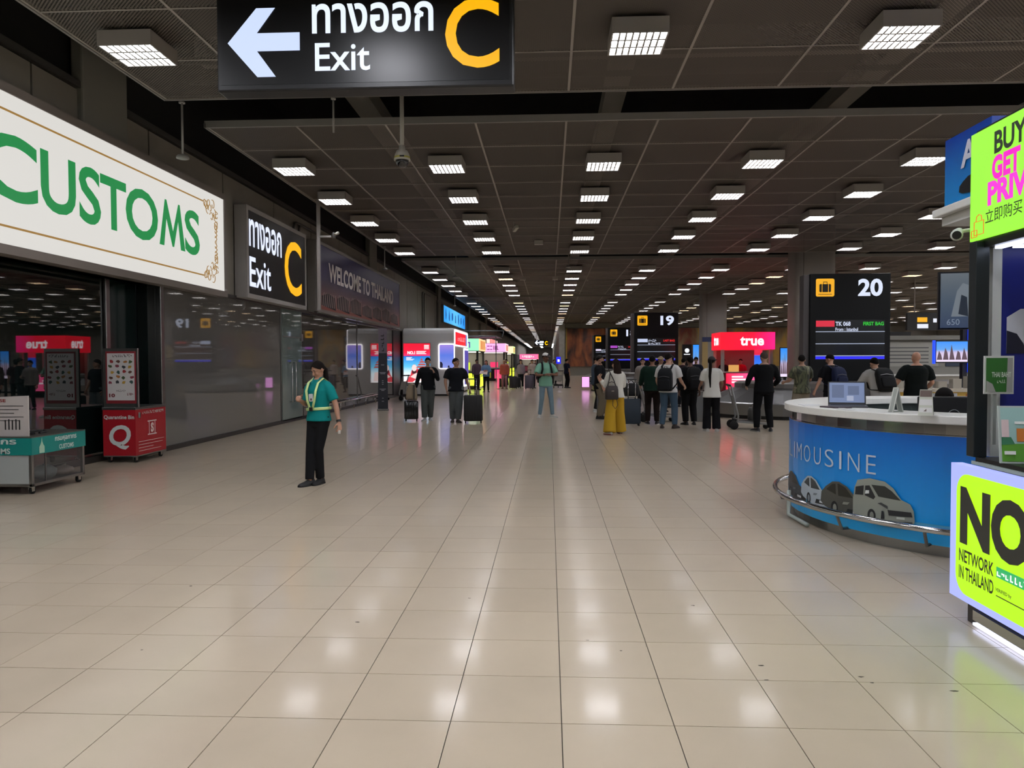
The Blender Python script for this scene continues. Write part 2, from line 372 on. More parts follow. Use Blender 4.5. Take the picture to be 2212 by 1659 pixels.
# columns
CONC = M('column_cladding', '#a09b96', .6, noise=.06, nscale=1.2)
cs = struct('columns', 'tall grey clad columns along the right of the hall')
for yy in (12.6, 30.6, 48.6, 66.6):
    pr = rrect(10.4-.78, yy-.6, 10.4+.78, yy+.6, .22, 5)
    MB().loft([[(x, y, 0) for x, y in pr], [(x, y, 8.2) for x, y in pr]]).build('column', CONC, cs, True)
    MB().box(10.4-.5, yy-.605, 0, 10.4-.485, yy-.598, 6.5).build('column_joint', M('joint_dark', '#33302d', .8), cs)
    pr2 = rrect(10.4-.8, yy-.62, 10.4+.8, yy+.62, .23, 5)
    MB().loft([[(x, y, 0) for x, y in pr2], [(x, y, .2) for x, y in pr2]]).build('column_skirt', DSTEEL, cs)

# ================================================================ ceiling lights
HOUS = M('light_housing', '#a09c96', .45)
DIFF = [M('tube_glow_white', '#f6f7ff', .5, emit=LAMP), M('tube_glow_warm', '#ffe2c0', .5, emit=LAMP*.8), M('tube_glow_cool', '#eef2ff', .5, emit=LAMP)]
LOUV = M('louvre_aluminium', '#9c9892', .5)
LW, LZ0, LZ1 = .345, CZ-.24, CZ-.05
def housing():
    q = MB(); t = .02
    q.box(-LW, -LW, LZ1-CZ-.01, LW, LW, LZ1-CZ)
    for a in ((-LW, -LW, -LW+t, LW), (LW-t, -LW, LW, LW), (-LW, -LW, LW, -LW+t), (-LW, LW-t, LW, LW)): q.box(a[0], a[1], LZ0-CZ, a[2], a[3], LZ1-CZ)
    for a in (-.25, .25): q.box(a-.01, -.01, LZ1-CZ, a+.01, .01, 0)
    return q
hm = housing().mesh('housing', HOUS)
dms = [MB().add([(-.32, -.32, LZ0-CZ+.055), (-.32, .32, LZ0-CZ+.055), (.32, .32, LZ0-CZ+.055), (.32, -.32, LZ0-CZ+.055)], [(0, 1, 2, 3)]).mesh('diffuser', d) for d in DIFF]
q = MB()
for k in range(1, 3): q.box(-.325, -.325+.65*k/3-.017, LZ0-CZ+.004, .325, -.325+.65*k/3+.017, LZ0-CZ+.05)
for k in range(1, 8): q.box(-.325+.65*k/8-.011, -.325, LZ0-CZ+.008, -.325+.65*k/8+.011, .325, LZ0-CZ+.05)
lm = q.mesh('louvre', LOUV)
lp = []
for n, nc in MODS:
    for i in range(0, nc//2+nc % 2):
        x = PX0+PW*(2*i)+PW*.5
        x = 1.11+3.2*(i-2)
        if x > PX0+nc*PW: continue
        for j in (1, 3, 5, 7, 9): lp.append((x, mod_y(n)+(j+.5)*PH))
nl = sorted([c for c in lp if in_view((c[0], c[1], CZ-.2), 25)], key=lambda c: c[0]**2+c[1]**2)[:300]; nls = set(nl)
for c in nl:
    o = bpy.data.objects.new('ceiling_light', hm); COL.objects.link(o); o.location = (c[0], c[1], CZ)
    n_ = int((c[1]-mod_y(0))//18); j_ = int(((c[1]-mod_y(n_))/PH-1)/2+.01); i_ = int(round((c[0]-1.11)/3.2))+2
    OR = ('first', 'second', 'third', 'fourth', 'fifth', 'sixth', 'seventh', 'eighth', 'ninth', 'tenth', 'eleventh', 'twelfth', 'thirteenth', 'fourteenth', 'fifteenth', 'sixteenth')
    lb = 'louvred ceiling light, %s from the left wall, %s row of the %s bay' % (OR[i_], OR[j_], ('hindmost', 'nearest')[n_] if n_ < 2 else OR[n_-1])
    tag(o, lb, 'ceiling light', 'ceiling lights in rows')
    r = random.random(); k = 0 if r < .72 else (1 if r < .9 else 2)
    if c[1] < 30: k = 0
    link('diffuser', dms[k], o); link('louvre', lm, o)
mb = MB()
for x, y in lp:
    if (x, y) in nls: continue
    mb.box(x-LW, y-LW, LZ0+.03, x+LW, y+LW, LZ1)
    mb.add([(x-.32, y-.32, LZ0+.025), (x-.32, y+.32, LZ0+.025), (x+.32, y+.32, LZ0+.025), (x+.32, y-.32, LZ0+.025)], [(0, 1, 2, 3)], 1)
o = mb.build('ceiling_light_rows', [HOUS, DIFF[0]]); tag(o, 'distant and overhead rows of square ceiling lights', 'ceiling light', kind='stuff')
# ================================================================ signs on and along the left wall
WT = lit('#dfe6ff', 1.0); YEL = lit('#ffb400', .95); SBLK = M('sign_face_black', '#101113', .35)
RTX, UPZ = (1, 0, 0), (0, 0, 1)
def wall_sign(name, label, y0, y1, z0, z1, face, frame, depth=.24, fw=.08):
    """box sign on the left wall; local x runs along the wall, faces -y locally"""
    t = thing(name, label, 'sign', (XL+.02, (y0+y1)/2, z0), PI/2); W = (y1-y0)/2; H = z1-z0
    MB().box(-W, -depth, 0, W, 0, H).build('cabinet', frame, t, bevel=.012)
    f = MB()
    f.box(-W, -depth-.03, 0, -W+fw, -depth, H).box(W-fw, -depth-.03, 0, W, -depth, H).box(-W+fw, -depth-.03, 0, W-fw, -depth, fw).box(-W+fw, -depth-.03, H-fw, W-fw, -depth, H)
    f.build('frame', frame, t)
    MB().box(-W+fw, -depth-.012, fw, W-fw, -depth, H-fw).build('face', face, t)
    return t, W, H, -depth-.016
# customs
CUSF = lit('#f2efe9', .70); GREEN = lit('#1e9c50', .62); GOLD = lit('#b58a45', .6)
t, W, H, fy = wall_sign('customs_sign', 'large backlit white sign with green letters above the dark glass', 4.2, 15.6, 2.98, 5.12, CUSF, M('taupe_frame', '#7c746e', .5), .2, .12)
yc = (4.2+15.6)/2; zb = 2.98
def ly(y): return y-yc
mb = MB()
for ch, a, b, z0, z1 in (('C', 8.72, 9.74, 3.66, 4.5), ('U', 9.8, 10.55, 3.67, 4.48), ('S', 10.62, 11.15, 3.66, 4.5), ('T', 11.14, 11.84, 3.68, 4.48), ('O', 11.82, 12.82, 3.66, 4.5), ('S', 13.78, 14.38, 3.66, 4.5)):
    mb.text(ch, (ly(a), fy, z0-zb), RTX, UPZ, b-a, z1-z0, 0, .02, .004)
mb.poly([(12.86, 3.68), (13.02, 3.68), (13.11, 4.16), (13.31, 3.7), (13.37, 3.7), (13.53, 4.18), (13.62, 3.68), (13.79, 3.68), (13.6, 4.5), (13.54, 4.5), (13.34, 3.98), (13.12, 4.5), (13.06, 4.5)], (-yc, fy, -zb), RTX, UPZ, 0, .004)
mb.build('lettering', GREEN, t)
mb = MB()
for z in (3.33, 4.78): mb.box(ly(4.4), fy-.003, z-zb-.014, ly(14.55), fy, z-zb+.014)
mb.box(ly(15.12), fy-.003, 3.7-zb, ly(15.135), fy, 4.4-zb); mb.build('gold_line', GOLD, t)
mb = MB()
for sz, zc in ((1, 3.33), (-1, 4.78)):
    for k in range(9):
        a = k*.7; p = []
        cx, cz = ly(14.62+.058*k), (zc-zb)+sz*(.0+.05*k*(k % 3)*.5)
        for i in range(10): r = .11*(1-i/13); p.append((cx+r*math.cos(a+i*.6)*.8, fy-.003, cz+sz*r*math.sin(a+i*.6)))
        mb.tube(p, .008, 5)
    for k in range(6):
        cx, cz = ly(15.1), (zc-zb)+sz*(.1+.1*k)
        mb.tube([(cx+.09*math.sin(i*1.0+k)*(1-k/9), fy-.003, cz+sz*.02*i) for i in range(8)], .008, 5)
mb.build('gold_scroll', GOLD, t)
# exit sign on the wall
t, W, H, fy = wall_sign('exit_sign', 'black wall mounted exit sign with yellow C beside the customs sign', 16.5, 20.6, 3.06, 5.12, SBLK, GRYF, .26, .1)
yc = 18.55; zb = 3.06
MB().text('ทางออก', (16.66-yc, fy, 4.22-zb), RTX, UPZ, 2.05, .62, 0, .02, .004).build('thai_lettering', WT, t)
MB().text('Exit', (16.66-yc, fy, 3.32-zb), RTX, UPZ, 1.3, .68, 0, .01, .004).build('lettering', WT, t)
MB().text('C', (18.92-yc, fy, 3.36-zb), RTX, UPZ, 1.3, 1.42, 0, .01, .004).build('gate_letter', YEL, t)
# welcome sign
def welcome_mat():
    m = bpy.data.materials.new('welcome_print'); m.use_nodes = True; n = m.node_tree.nodes; L = m.node_tree.links; b = n['Principled BSDF']; b.inputs['Roughness'].default_value = .3
    tc = n.new('ShaderNodeTexCoord'); sp = n.new('ShaderNodeSeparateXYZ'); L.new(tc.outputs['Generated'], sp.inputs[0])
    r = n.new('ShaderNodeValToRGB'); e = r.color_ramp.elements; cols = [(0, '#9a5048'), (.18, '#7a4440'), (.36, '#54404e'), (.5, '#3c365c'), (1, '#333062')]
    while len(e) < 5: e.new(.5)
    for i, (p, c) in enumerate(cols): e[i].position = p; e[i].color = (*lin(c), 1)
    L.new(sp.outputs['Z'], r.inputs[0]); L.new(r.outputs[0], b.inputs['Base Color']); return m
t, W, H, fy = wall_sign('welcome_sign', 'long navy welcome banner sign with grey letters and terminal roofs', 21.55, 33.7, 3.08, 5.16, welcome_mat(), M('sign_frame_grey', '#8d8884', .4, .4), .26, .09)
yc = (21.55+33.7)/2; zb = 3.08
PRINT = hexm('#ded6d2', .5); RIB = hexm('#b5a49e', .6); RIBD = hexm('#241c22', .6)
MB().text('WELCOME TO THAILAND', (22.75-yc, fy, 4.06-zb), RTX, UPZ, 9.5, .58, 0, .03, .004).build('lettering', PRINT, t)
dk = MB(); mb = MB()
for g in range(7):
    gx = 22.0-yc+g*1.62; hh = .42+.05*(g % 3)
    dk.poly([(gx, .22), (gx+1.5, .14), (gx+1.45, .14+hh*.9), (gx+.7, .14+hh+.06), (gx+.05, .14+hh*.85)], (0, fy, 0), RTX, UPZ, 0, .002)
    for k in range(7):
        x0 = gx+.1+k*.2; pts = [(x0+.10*math.sin(i/6*PI*.5)+.05*i/6, .2+hh*math.sin(i/6*PI*.55)) for i in range(7)]
        mb.add([(x, fy-.004, z) for x, z in pts]+[(x+.055, fy-.004, z) for x, z in pts[::-1]], [tuple(range(14))])
dk.build('roof_print', RIBD, t); mb.build('roof_rib_print', RIB, t)
MB().box(-W, -.32, -.03, W, -.2, .0).build('bottom_trim', CHROME, t)

# ================================================================ hanging exit sign near the viewer
def exit_hanging(label, x0, x1, y, z0, z1, dep, hang=True):
    t = thing('hanging_exit_sign', label, 'sign', ((x0+x1)/2, y, z0)); W = (x1-x0)/2; H = z1-z0; fy = -.004
    MB().box(-W, 0, 0, W, dep, H).build('cabinet', M('sign_cabinet_black', '#1a1b1d', .4), t, bevel=.02)
    MB().box(-W+.05, -.004, .07, W-.05, .01, H-.03).build('face', SBLK, t)
    if hang:
        for q in (-W*.7, W*.7): MB().tube([(q, dep/2, H), (q, dep/2, CZ-z0+.1)], .025, 8).build('hanger', DSTEEL, t)
    return t, W, H, fy-.003
t, W, H, fy = exit_hanging('big black hanging exit sign with white arrow and yellow C', -3.72, -.38, 8.4, 4.66, 5.74, .26)
xc = (-3.72-.38)/2; zb = 4.66
ar = [(0, .455), (.27, .74), (.40, .74), (.245, .555), (.825, .555), (.825, .36), (.245, .36), (.40, .1), (.27, .1)]
ar = [(x*.99, .02+y*1.02) for x, y in ar]
# symmetrical arrow
ar = [(0, .53), (.33, .91), (.545, .91), (.335, .635), (.82, .635), (.82, .435), (.335, .435), (.545, .15), (.335, .15)]
MB().poly(ar, (-3.59-xc, fy, 0), RTX, UPZ, 0, .004).build('arrow', lit('#c9d8fb', .95), t)
MB().text('ทางออก', (-2.63-xc, fy, 5.27-zb), RTX, UPZ, 1.36, .33, 0, .02, .004).build('thai_lettering', lit('#e2ecff', 1.0), t)
MB().text('Exit', (-2.6-xc, fy, 4.86-zb), RTX, UPZ, .62, .31, 0, .01, .004).build('lettering', lit('#e2ecff', 1.0), t)
MB().text('C', (-1.14-xc, fy, 4.86-zb), RTX, UPZ, .6, .76, 0, .012, .004).build('gate_letter', YEL, t)
# far hanging exit sign
t, W, H, fy = exit_hanging('small far hanging exit sign glowing white and yellow down the corridor', -1.85, -.1, 95, 3.5, 4.25, .3)
MB().poly([(x*.7, y*.7) for x, y in ar], (-.8, fy, .05), RTX, UPZ, 0, .02).build('arrow', lit('#e2ecff', 1.6), t)
MB().box(-.2, fy-.02, .4, .3, fy, .62).box(-.2, fy-.02, .12, .25, fy, .3).build('lettering', lit('#e2ecff', 1.6), t)
MB().text('C', (.45, fy, .12), RTX, UPZ, .35, .5, 0, .05, .02).build('gate_letter', lit('#ffb400', 1.5), t)

# ================================================================ ceiling-hung fittings
def pendant(label, x, y, zb, r=.1):
    t = thing('pendant_speaker', label, 'speaker', (x, y, zb))
    MB().tube([(0, 0, .03), (0, 0, CZ-zb)], .018, 8).build('rod', GRYF, t, True)
    MB().lathe([(.02, .05), (r*.8, .03), (r, 0), (r, -.02), (r*.7, -.03)], n=20).build('disc', M('pendant_grey', '#8b8a86', .5), t, True)
    MB().lathe([(.05, 0), (.05, .02)], (0, 0, CZ-zb-.03), 12).build('ceiling_rose', GRYF, t)
pendant('thin pendant with round disc hanging beside the customs sign', -5.9, 12.0, 4.93)
pendant('thin pendant with round disc above the welcome sign', -5.97, 27.3, 4.98)
pendant('thin pendant with small disc before the blue wall screen', -5.25, 42, 4.72, .08)
pendant('dark bell pendant hanging ahead of the grey kiosk', -3.66, 29.7, 4.95, .14)
pendant('pendant with tiny disc hanging right of the hall centre line', .77, 29.7, 5.3, .1)
t = thing('ceiling_rod', 'short bare rod hanging from the bay edge near the exit sign', 'rod', (-3.43, 12.0, 5.28))
MB().tube([(0, 0, 0), (0, 0, CZ-5.28)], .016, 8).build('rod', GRYF, t, True); MB().lathe([(.04, 0), (.04, .02)], (0, 0, CZ-5.3), 12).build('ceiling_rose', GRYF, t)
# dome camera
t = thing('dome_camera', 'white dome security camera on a long ceiling pole', 'camera', (-2.3, 11.85, 4.68))
CREAM = M('camera_white', '#bdbbb2', .4)
MB().tube([(0, 0, .3), (0, 0, CZ-4.68)], .033, 14).build('pole', CREAM, t, True)
MB().lathe([(.03, .34), (.045, .33), (.05, .27), (.085, .25), (.115, .19), (.125, .13), (.128, .1), (.11, .1)], n=24).build('hood', CREAM, t, True)
MB().lathe([(.105, .11), (.1, .06), (.08, .02), (.05, 0), (.01, -.008)], n=24).build('dome', M('smoked_dome', '#1c1c1e', .08, spec=.8), t, True)
MB().lathe([(.1265, .125), (.1235, .155)], n=24).build('band', M('dome_band', '#b3ac55', .5), t)
MB().obox((.02, -.125, .14), (.07, .01, .022)).build('maker_plate', BLK, t)
# bracket camera on tall pole
t = thing('bracket_camera', 'small camera on a tall thin pole before the welcome sign', 'camera', (-6.0, 19.5, 2.98))
MB().box(-.04, -.04, 0, .04, .04, CZ-2.98).build('pole', GRYF, t)
MB().box(.04, -.02, 1.88, .34, .02, 1.93).build('arm', GRYF, t)
MB().lathe([(.02, .1), (.05, .06), (.06, 0), (.05, -.06), (.02, -.08)], (.4, 0, 1.92), 12).build('camera_body', M('camera_dark', '#4a4845', .4), t, True)
MB().tube([(.42, -.02, 1.95), (.55, -.1, 1.98)], [.03, .04], 10).build('lens_hood', CREAM, t, True)
# small ceiling cameras and boxes
def box_cam(label, x, y, z):
    t = thing('ceiling_camera', label, 'camera', (x, y, z)); MB().tube([(0, 0, .1), (0, 0, CZ-z)], .015, 8).build('stem', CREAM, t)
    MB().obox((.05, -.06, .05), (.1, .26, .1), Matrix.Rotation(.5, 3, 'Z') @ Matrix.Rotation(-.35, 3, 'X')).build('camera_body', CREAM, t, bevel=.01)
box_cam('small white camera tilted under the second ceiling bay', -1.05, 22.8, 5.55)
def hung_box(label, x, y, z, wd):
    t = thing('access_point', label, 'wifi box', (x, y, z)); MB().box(-wd/2, -.1, 0, wd/2, .1, .14).build('case', CREAM, t, bevel=.01); MB().tube([(0, 0, .14), (0, 0, CZ-z)], .01, 6).build('stem', GRYF, t)
hung_box('small pale box hung left of the hall centre under the third bay', -1.28, 37, 5.58, .28); hung_box('small pale box hung near the hall centre under the third bay', .3, 37, 5.58, .26)
hung_box('pale smoke detector box under the second ceiling bay', -.35, 26.3, 5.66, .3)

# ================================================================ guard rail at the foot of the glass
t = thing('guard_rail', 'low steel guard rail at the foot of the glass frontage', 'rail', (XL+.16, 21.4, 0))
MB().tube([(0, 0, .3), (0, 9.2, .3)], .03, 10).build('rail', CHROME, t, True)
for q in (.2, 1.4, 3.0, 4.7, 6.4, 8.0, 9.0): MB().tube([(0, q, 0), (0, q, .3)], .022, 8).build('post', CHROME, t, True)

# ================================================================ customs cart and quarantine bin
def caster(p, x, y, h=.1):
    g = MB(); g.box(x-.03, y-.03, h-.012, x+.03, y+.03, h); g.obox((x-.022, y+.01, h*.65), (.006, .05, h*.6)); g.obox((x+.022, y+.01, h*.65), (.006, .05, h*.6)); c = g.build('caster', CHROME, p)
    q = MB(); q.loft([[(x-.016, y+.02+.045*math.cos(2*PI*k/14), .046+.045*math.sin(2*PI*k/14)) for k in range(14)], [(x+.016, y+.02+.045*math.cos(2*PI*k/14), .046+.045*math.sin(2*PI*k/14)) for k in range(14)]]); q.build('wheel', RUB, c, True)
TEAL = M('teal_panel', '#128079', .4); TEALTX = hexm('#c9d6cf', .5)
t = thing('customs_cart', 'steel customs collection cart with teal band and glazed side', 'cart', (-6.33, 8.9, 0))
# local: x to the right (-1.5..0), y away (0..1.05)
L_, D_ = .98, .62
f = MB()
for x in (-L_, -.04):
    for y in (0, 1.01): f.box(x, y, .1, x+.04, y+.04, .5)
f.box(-L_, 0, .1, 0, 1.05, .135); f.build('frame', STEEL, t, bevel=.004)
MB().box(-L_+.04, .004, .135, -.04, .012, .5).build('front_panel', M('cart_steel_sheet', '#b4bab8', .45, .3), t)
PSX = M('cart_perspex', '#5c5a58', .05, spec=.8); PSX.node_tree.nodes['Principled BSDF'].inputs['Alpha'].default_value = .3
MB().box(-.012, .04, .135, -.006, 1.01, .5).build('side_glass', PSX, t)
MB().box(-.014, .25, .14, .0, .265, .5).build('glass_stile', STEEL, t)
MB().box(-L_-.01, -.01, .49, .01, 1.06, .7).build('teal_band', TEAL, t)
MB().box(-L_-.01, -.01, .7, .01, 1.06, .715).build('lid', M('cart_lid_steel', '#77756f', .3, .8), t)
mb = MB(); mb.text('ศุลกากร', (-.8, -.013, .6), RTX, UPZ, .62, .085, 0, .03, .002).text('CUSTOMS', (-.72, -.013, .505), RTX, UPZ, .46, .07, 0, .03, .002)
mb.text('กรมศุลกากร', (.012, .42, .6), Y3, UPZ, .44, .075, 0, .03, .002).text('CUSTOMS', (.012, .5, .51), Y3, UPZ, .3, .06, 0, .03, .002); mb.build('lettering', TEALTX, t)
mb = MB(); mb.poly([(.12, .5), (.22, .5), (.22, .58), (.2, .6), (.18, .64), (.17, .7), (.16, .64), (.14, .6), (.12, .58)], (.012, 0, 0), Y3, UPZ, 0, .002); mb.build('emblem', hexm('#9fc0a8', .5), t)
MB().tube([(-.35+.16*math.cos(a*.5), .42+.3*math.sin(a*.5), .725) for a in range(13)], .016, 6).build('slot_rim', BLK, t)
for x in (-L_+.1, -.06):
    for y in (.06, .98): caster(t, x, y)
def lumpbag(name, label, cat, c, r, mat, parent_none=None):
    t = thing(name, label, cat, (c[0], c[1], c[2])); b = MB().ball((0, 0, r[2]*.9), r, 14)
    b.mapv(lambda p: p+Vector((random.uniform(-.012, .012), random.uniform(-.012, .012), random.uniform(-.012, .012)))); b.build('bag_body', mat, t, True)
    MB().tube([(-.02, 0, r[2]*1.6), (0, 0, r[2]*2.0), (.03, .01, r[2]*2.1)], [.02, .012, .02], 6).build('knot', mat, t, True)
lumpbag('plastic_bag', 'crumpled grey plastic bag inside the customs cart', 'bag', (-6.5, 9.35, .136), (.13, .2, .09), hexm('#8d9694', .35))
lumpbag('plastic_bag', 'pale crumpled bag at the back of the customs cart', 'bag', (-6.48, 9.72, .136), (.12, .16, .06), hexm('#a99a8e', .4))
t = thing('notice_board', 'white notice board with black drawings standing on the customs cart', 'notice', (-6.62, 8.98, .716))
MB().slab([(-.5, 0), (.2, 0), (.2, .5), (-.5, .47)], (0, 0, 0), RTX, UPZ, .02).build('board', hexm('#bdb5b0', .6), t)
mb = MB()
for k in range(5): mb.box(-.45, -.003, .37-.045*k, .14-.06*(k % 3), 0, .377-.045*k)
for k in range(5): mb.box(-.1+.045*k, -.003, .08, -.085+.045*k, 0, .2+.01*(k % 2))
mb.tube([(-.22+.05*math.cos(a*.6), -.002, .13+.06*math.sin(a*.6)) for a in range(11)], .006, 5); mb.box(-.46, -.003, .06, -.3, 0, .065).box(-.46, -.003, .2, -.3, 0, .205).box(-.305, -.003, .06, -.3, 0, .2)
mb.build('print', hexm('#1d1b1b', .7), t); MB().text('SSE', (-.2, -.002, .42), RTX, UPZ, .12, .04, 0, .03, .002).build('logo', hexm('#8c2f2b', .6), t)

RED = M('bin_red', '#a01722', .4); PALE = hexm('#c8cfca', .5)
t = thing('quarantine_bin', 'red quarantine bin on casters with big white Q', 'bin', (-6.64, 11.78, 0))
MB().box(-.54, 0, .1, 0, .95, .12).build('base_frame', STEEL, t, bevel=.004)
MB().box(-.55, -.01, .86, .01, .96, .9).build('lid', STEEL, t, bevel=.004)
MB().box(-.54, 0, .12, 0, .95, .86).build('body', RED, t)
MB().text('Q', (-.47, -.002, .22), (1, 0, .0), (.14, 0, 1), .36, .4, 0, .025, .003).build('big_letter', PALE, t)
MB().text('Quarantine Bin', (-.52, -.002, .7), RTX, UPZ, .5, .075, 0, .02, .003).build('lettering', PALE, t)
MB().scrib((.002, .2, .78), Y3, UPZ, .68, .045, 18).build('small_lettering', PALE, t)
mb = MB()
for z in (.64, .42): mb.box(.002, .36, z, .004, .64, z+.02)
for y in (.4, .58): mb.box(.002, y, .42, .004, y+.015, .66)
mb.text('S', (.002, .45, .46), Y3, UPZ, .1, .16, 0, .06, .003)
for k, ww in enumerate((.8, .75, .45, .7)): mb.box(.002, .08, .33-.05*k, .004, .08+ww, .338-.05*k)
mb.build('emblem', hexm('#d2b8b4', .5), t)
MB().obox((.012, .1, .77), (.02, .05, .09)).build('padlock', STEEL, t, bevel=.008)
for x in (-.48, -.06):
    for y in (.08, .86): caster(t, x, y)
t = thing('warning_poster', 'framed food and plant warning poster standing on the quarantine bin', 'poster', (-6.9, 11.84, .9))
MB().box(-.3, 0, 0, .28, .04, .95).build('frame', STEEL, t, bevel=.006)
MB().box(-.25, -.004, .06, .25, 0, .9).build('red_border', hexm('#7d2228', .5), t); MB().box(-.225, -.007, .11, .225, -.003, .87).build('paper', hexm('#c3bfbc', .6), t)
cols = ['#8c2b2b', '#5a3b2c', '#a0662c', '#40502e', '#7b3340', '#2e3036', '#b08a34', '#314a44']
for r_ in range(5):
    for k in range(4):
        cx, cz = -.16+.11*k+random.uniform(-.02, .02), .74-.085*r_+random.uniform(-.01, .01)
        pts = [(cx+random.uniform(.02, .045)*math.cos(a), cz+random.uniform(.015, .036)*math.sin(a)) for a in [i*PI/4 for i in range(8)]]
        MB().poly(pts, (0, -.007, 0), RTX, UPZ, 0, .002).build('food_print', hexm(cols[(r_*3+k) % 8], .6), t)
MB().scrib((-.13, -.008, .81), RTX, UPZ, .32, .04, 11).build('lettering', hexm('#3a2c2c', .6), t)
MB().scrib((-.08, -.008, .25), RTX, UPZ, .16, .03, 8, seed=4).build('lettering', hexm('#3a2c2c', .6), t)
MB().text('10', (-.2, -.008, .16), RTX, UPZ, .1, .06, 0, .05, .002).build('red_number', hexm('#6b1d22', .6), t)
MB().scrib((.1, -.008, .19), RTX, UPZ, .1, .04, 4, seed=9).build('red_lettering', hexm('#6b1d22', .6), t)
# ================================================================ grey kiosk and the shops along the left
def ab(t): return tuple(-q for q in t.location)
KGREY = M('kiosk_grey_wall', '#d6d6d6', .55, noise=.05, nscale=1.)
t = thing('grey_kiosk', 'plain pale grey shop box against the left wall with rounded top', 'kiosk', (-5.7, 38.3, 0)); A = ab(t)
prof = [(35.3, .08), (35.3, 2.95), (35.35, 3.08), (35.48, 3.17), (35.7, 3.2), (41.3, 3.2), (41.3, .08)]
MB().loft([[(-6.88, y, z) for y, z in prof], [(-4.47, y, z) for y, z in prof]]).build('body', KGREY, t, loc=A)
MB().box(-6.88, 35.33, 0, -4.5, 41.3, .08).build('plinth', BLK, t, loc=A)
MB().box(-6.9, 35.2, 0, -6.885, 35.4, 3.1).build('edge_trim', DSTEEL, t, loc=A)
# poster lightbox
t = thing('lightbox_poster', 'lit red and blue travel poster on the grey kiosk front', 'poster', (-6.22, 35.25, .6))
PR, PB = lit('#e8183c', 1.15), lit('#1583dd', 1.15)
def grad_mat(name, cols, axis='Z', e=1.1):
    m = bpy.data.materials.new(name); m.use_nodes = True; n = m.node_tree.nodes; L = m.node_tree.links; b = n['Principled BSDF']
    tc = n.new('ShaderNodeTexCoord'); sp = n.new('ShaderNodeSeparateXYZ'); L.new(tc.outputs['Generated'], sp.inputs[0]); r = n.new('ShaderNodeValToRGB'); el = r.color_ramp.elements
    while len(el) < len(cols): el.new(.5)
    for i, (p, c) in enumerate(cols): el[i].position = p; el[i].color = (*lin(c), 1)
    L.new(sp.outputs[axis], r.inputs[0])
    if e: L.new(r.outputs[0], b.inputs['Emission Color']); b.inputs['Emission Strength'].default_value = e; b.inputs['Base Color'].default_value = (.03, .03, .03, 1)
    else: L.new(r.outputs[0], b.inputs['Base Color']); b.inputs['Roughness'].default_value = .3
    return m
SKY = grad_mat('poster_sky_print', [(0, '#f0e8ea'), (.35, '#d6ecf4'), (.6, '#5fc0ea'), (1, '#0f74d6')])
MB().box(-.66, -.0, 0, .66, .04, 1.9).build('cabinet', GRYF, t)
MB().box(-.63, -.01, 1.28, .63, 0, 1.87).build('red_panel', grad_mat('poster_red_print', [(0, '#e23a78'), (.3, '#ea1c3c'), (1, '#e01030')]), t)
MB().box(-.63, -.01, .03, .63, 0, 1.27).build('sky_panel', SKY, t)
mb = MB(); mb.text('NO.1', (-.44, -.013, 1.36), RTX, UPZ, .36, .15, 0, .05, .003)
mb.build('lettering', lit('#fff2f4', 1.2), t); mb = MB()
for k in range(3): mb.box(-.02, -.014, 1.37+.055*k, .45-.06*(k % 2), -.011, 1.4+.055*k)
mb.build('small_print', lit('#fff2f4', 1.2), t); mb = MB()
for k in range(4): mb.box(.35, -.014, 1.6+.055*k, .58, -.011, 1.63+.055*k)
mb.build('corner_print', lit('#fff2f4', 1.2), t); mb = MB()
for k in range(4): mb.box(-.5, -.014, 1.08+.04*k, -.28+.06*(k % 2)+.1*(k < 2), -.011, 1.1+.04*k)
mb.build('small_print', lit('#fff2f4', 1.2), t)
mb = MB(); mb.poly([(-.55, .05), (-.2, .05), (.1, .3), (.12, .62), (-.05, .75), (-.25, .6), (-.3, .4)], (0, -.012, 0), RTX, UPZ, 0, .001); mb.build('figure_print', lit('#d83a48', 1.0), t)
mb = MB(); mb.poly([(-.32, .3), (.2, .1), (.5, .1), (.45, .5), (.2, .55), (-.1, .45)], (0, -.013, 0), RTX, UPZ, 0, .002); mb.poly(disc(-.12, .72, .12, .16), (0, -.013, 0), RTX, UPZ, 0, .002); mb.build('figure_pale_print', lit('#f6d8d4', 1.0), t)
mb = MB()
for k in range(3): mb.poly([(-.05+.07*k, .72+.12*k), (.5-.05*k, .72+.12*k), (.42-.05*k, .8+.12*k), (.05+.07*k, .8+.12*k)], (0, -.014, 0), RTX, UPZ, 0, .002)
mb.poly([(.16, 1.06), (.3, 1.06), (.23, 1.2)], (0, -.014, 0), RTX, UPZ, 0, .002); mb.build('roof_print', lit('#c9564a', .9), t)
mb = MB(); mb.poly([(-.22, .45), (-.02, .45), (.0, .78), (-.12, .9), (-.24, .8)], (0, -.0125, 0), RTX, UPZ, 0, .001); mb.build('hair_print', lit('#5a2a34', .6), t)
# violet window lightbox wrapping the corner
t = thing('violet_lightbox', 'violet glowing lightbox panel with white rounded rim on the kiosk corner', 'lightbox', (-4.8, 35.24, 1.26))
MB().slab(rrect(-.4, 0, .38, 1.2, .1), (0, 0, 0), RTX, UPZ, .05).build('rim', lit('#fff6fb', 1.3), t)
MB().slab(rrect(-.34, .05, .33, 1.14, .05), (0, -.006, 0), RTX, UPZ, .01).build('screen', grad_mat('violet_screen', [(0, '#8f9be8'), (.55, '#5b7de8'), (1, '#a58be8')], e=.85), t)
mb = MB(); mb.poly([(-.33, .06), (-.2, .06), (-.19, .24), (-.24, .33), (-.32, .35)], (0, -.008, 0), RTX, UPZ, 0, .001); mb.poly([(.04, .06), (.14, .06), (.12, .17), (.06, .17)], (0, -.008, 0), RTX, UPZ, 0, .001); mb.build('silhouette_print', lit('#2c2c50', .4), t)
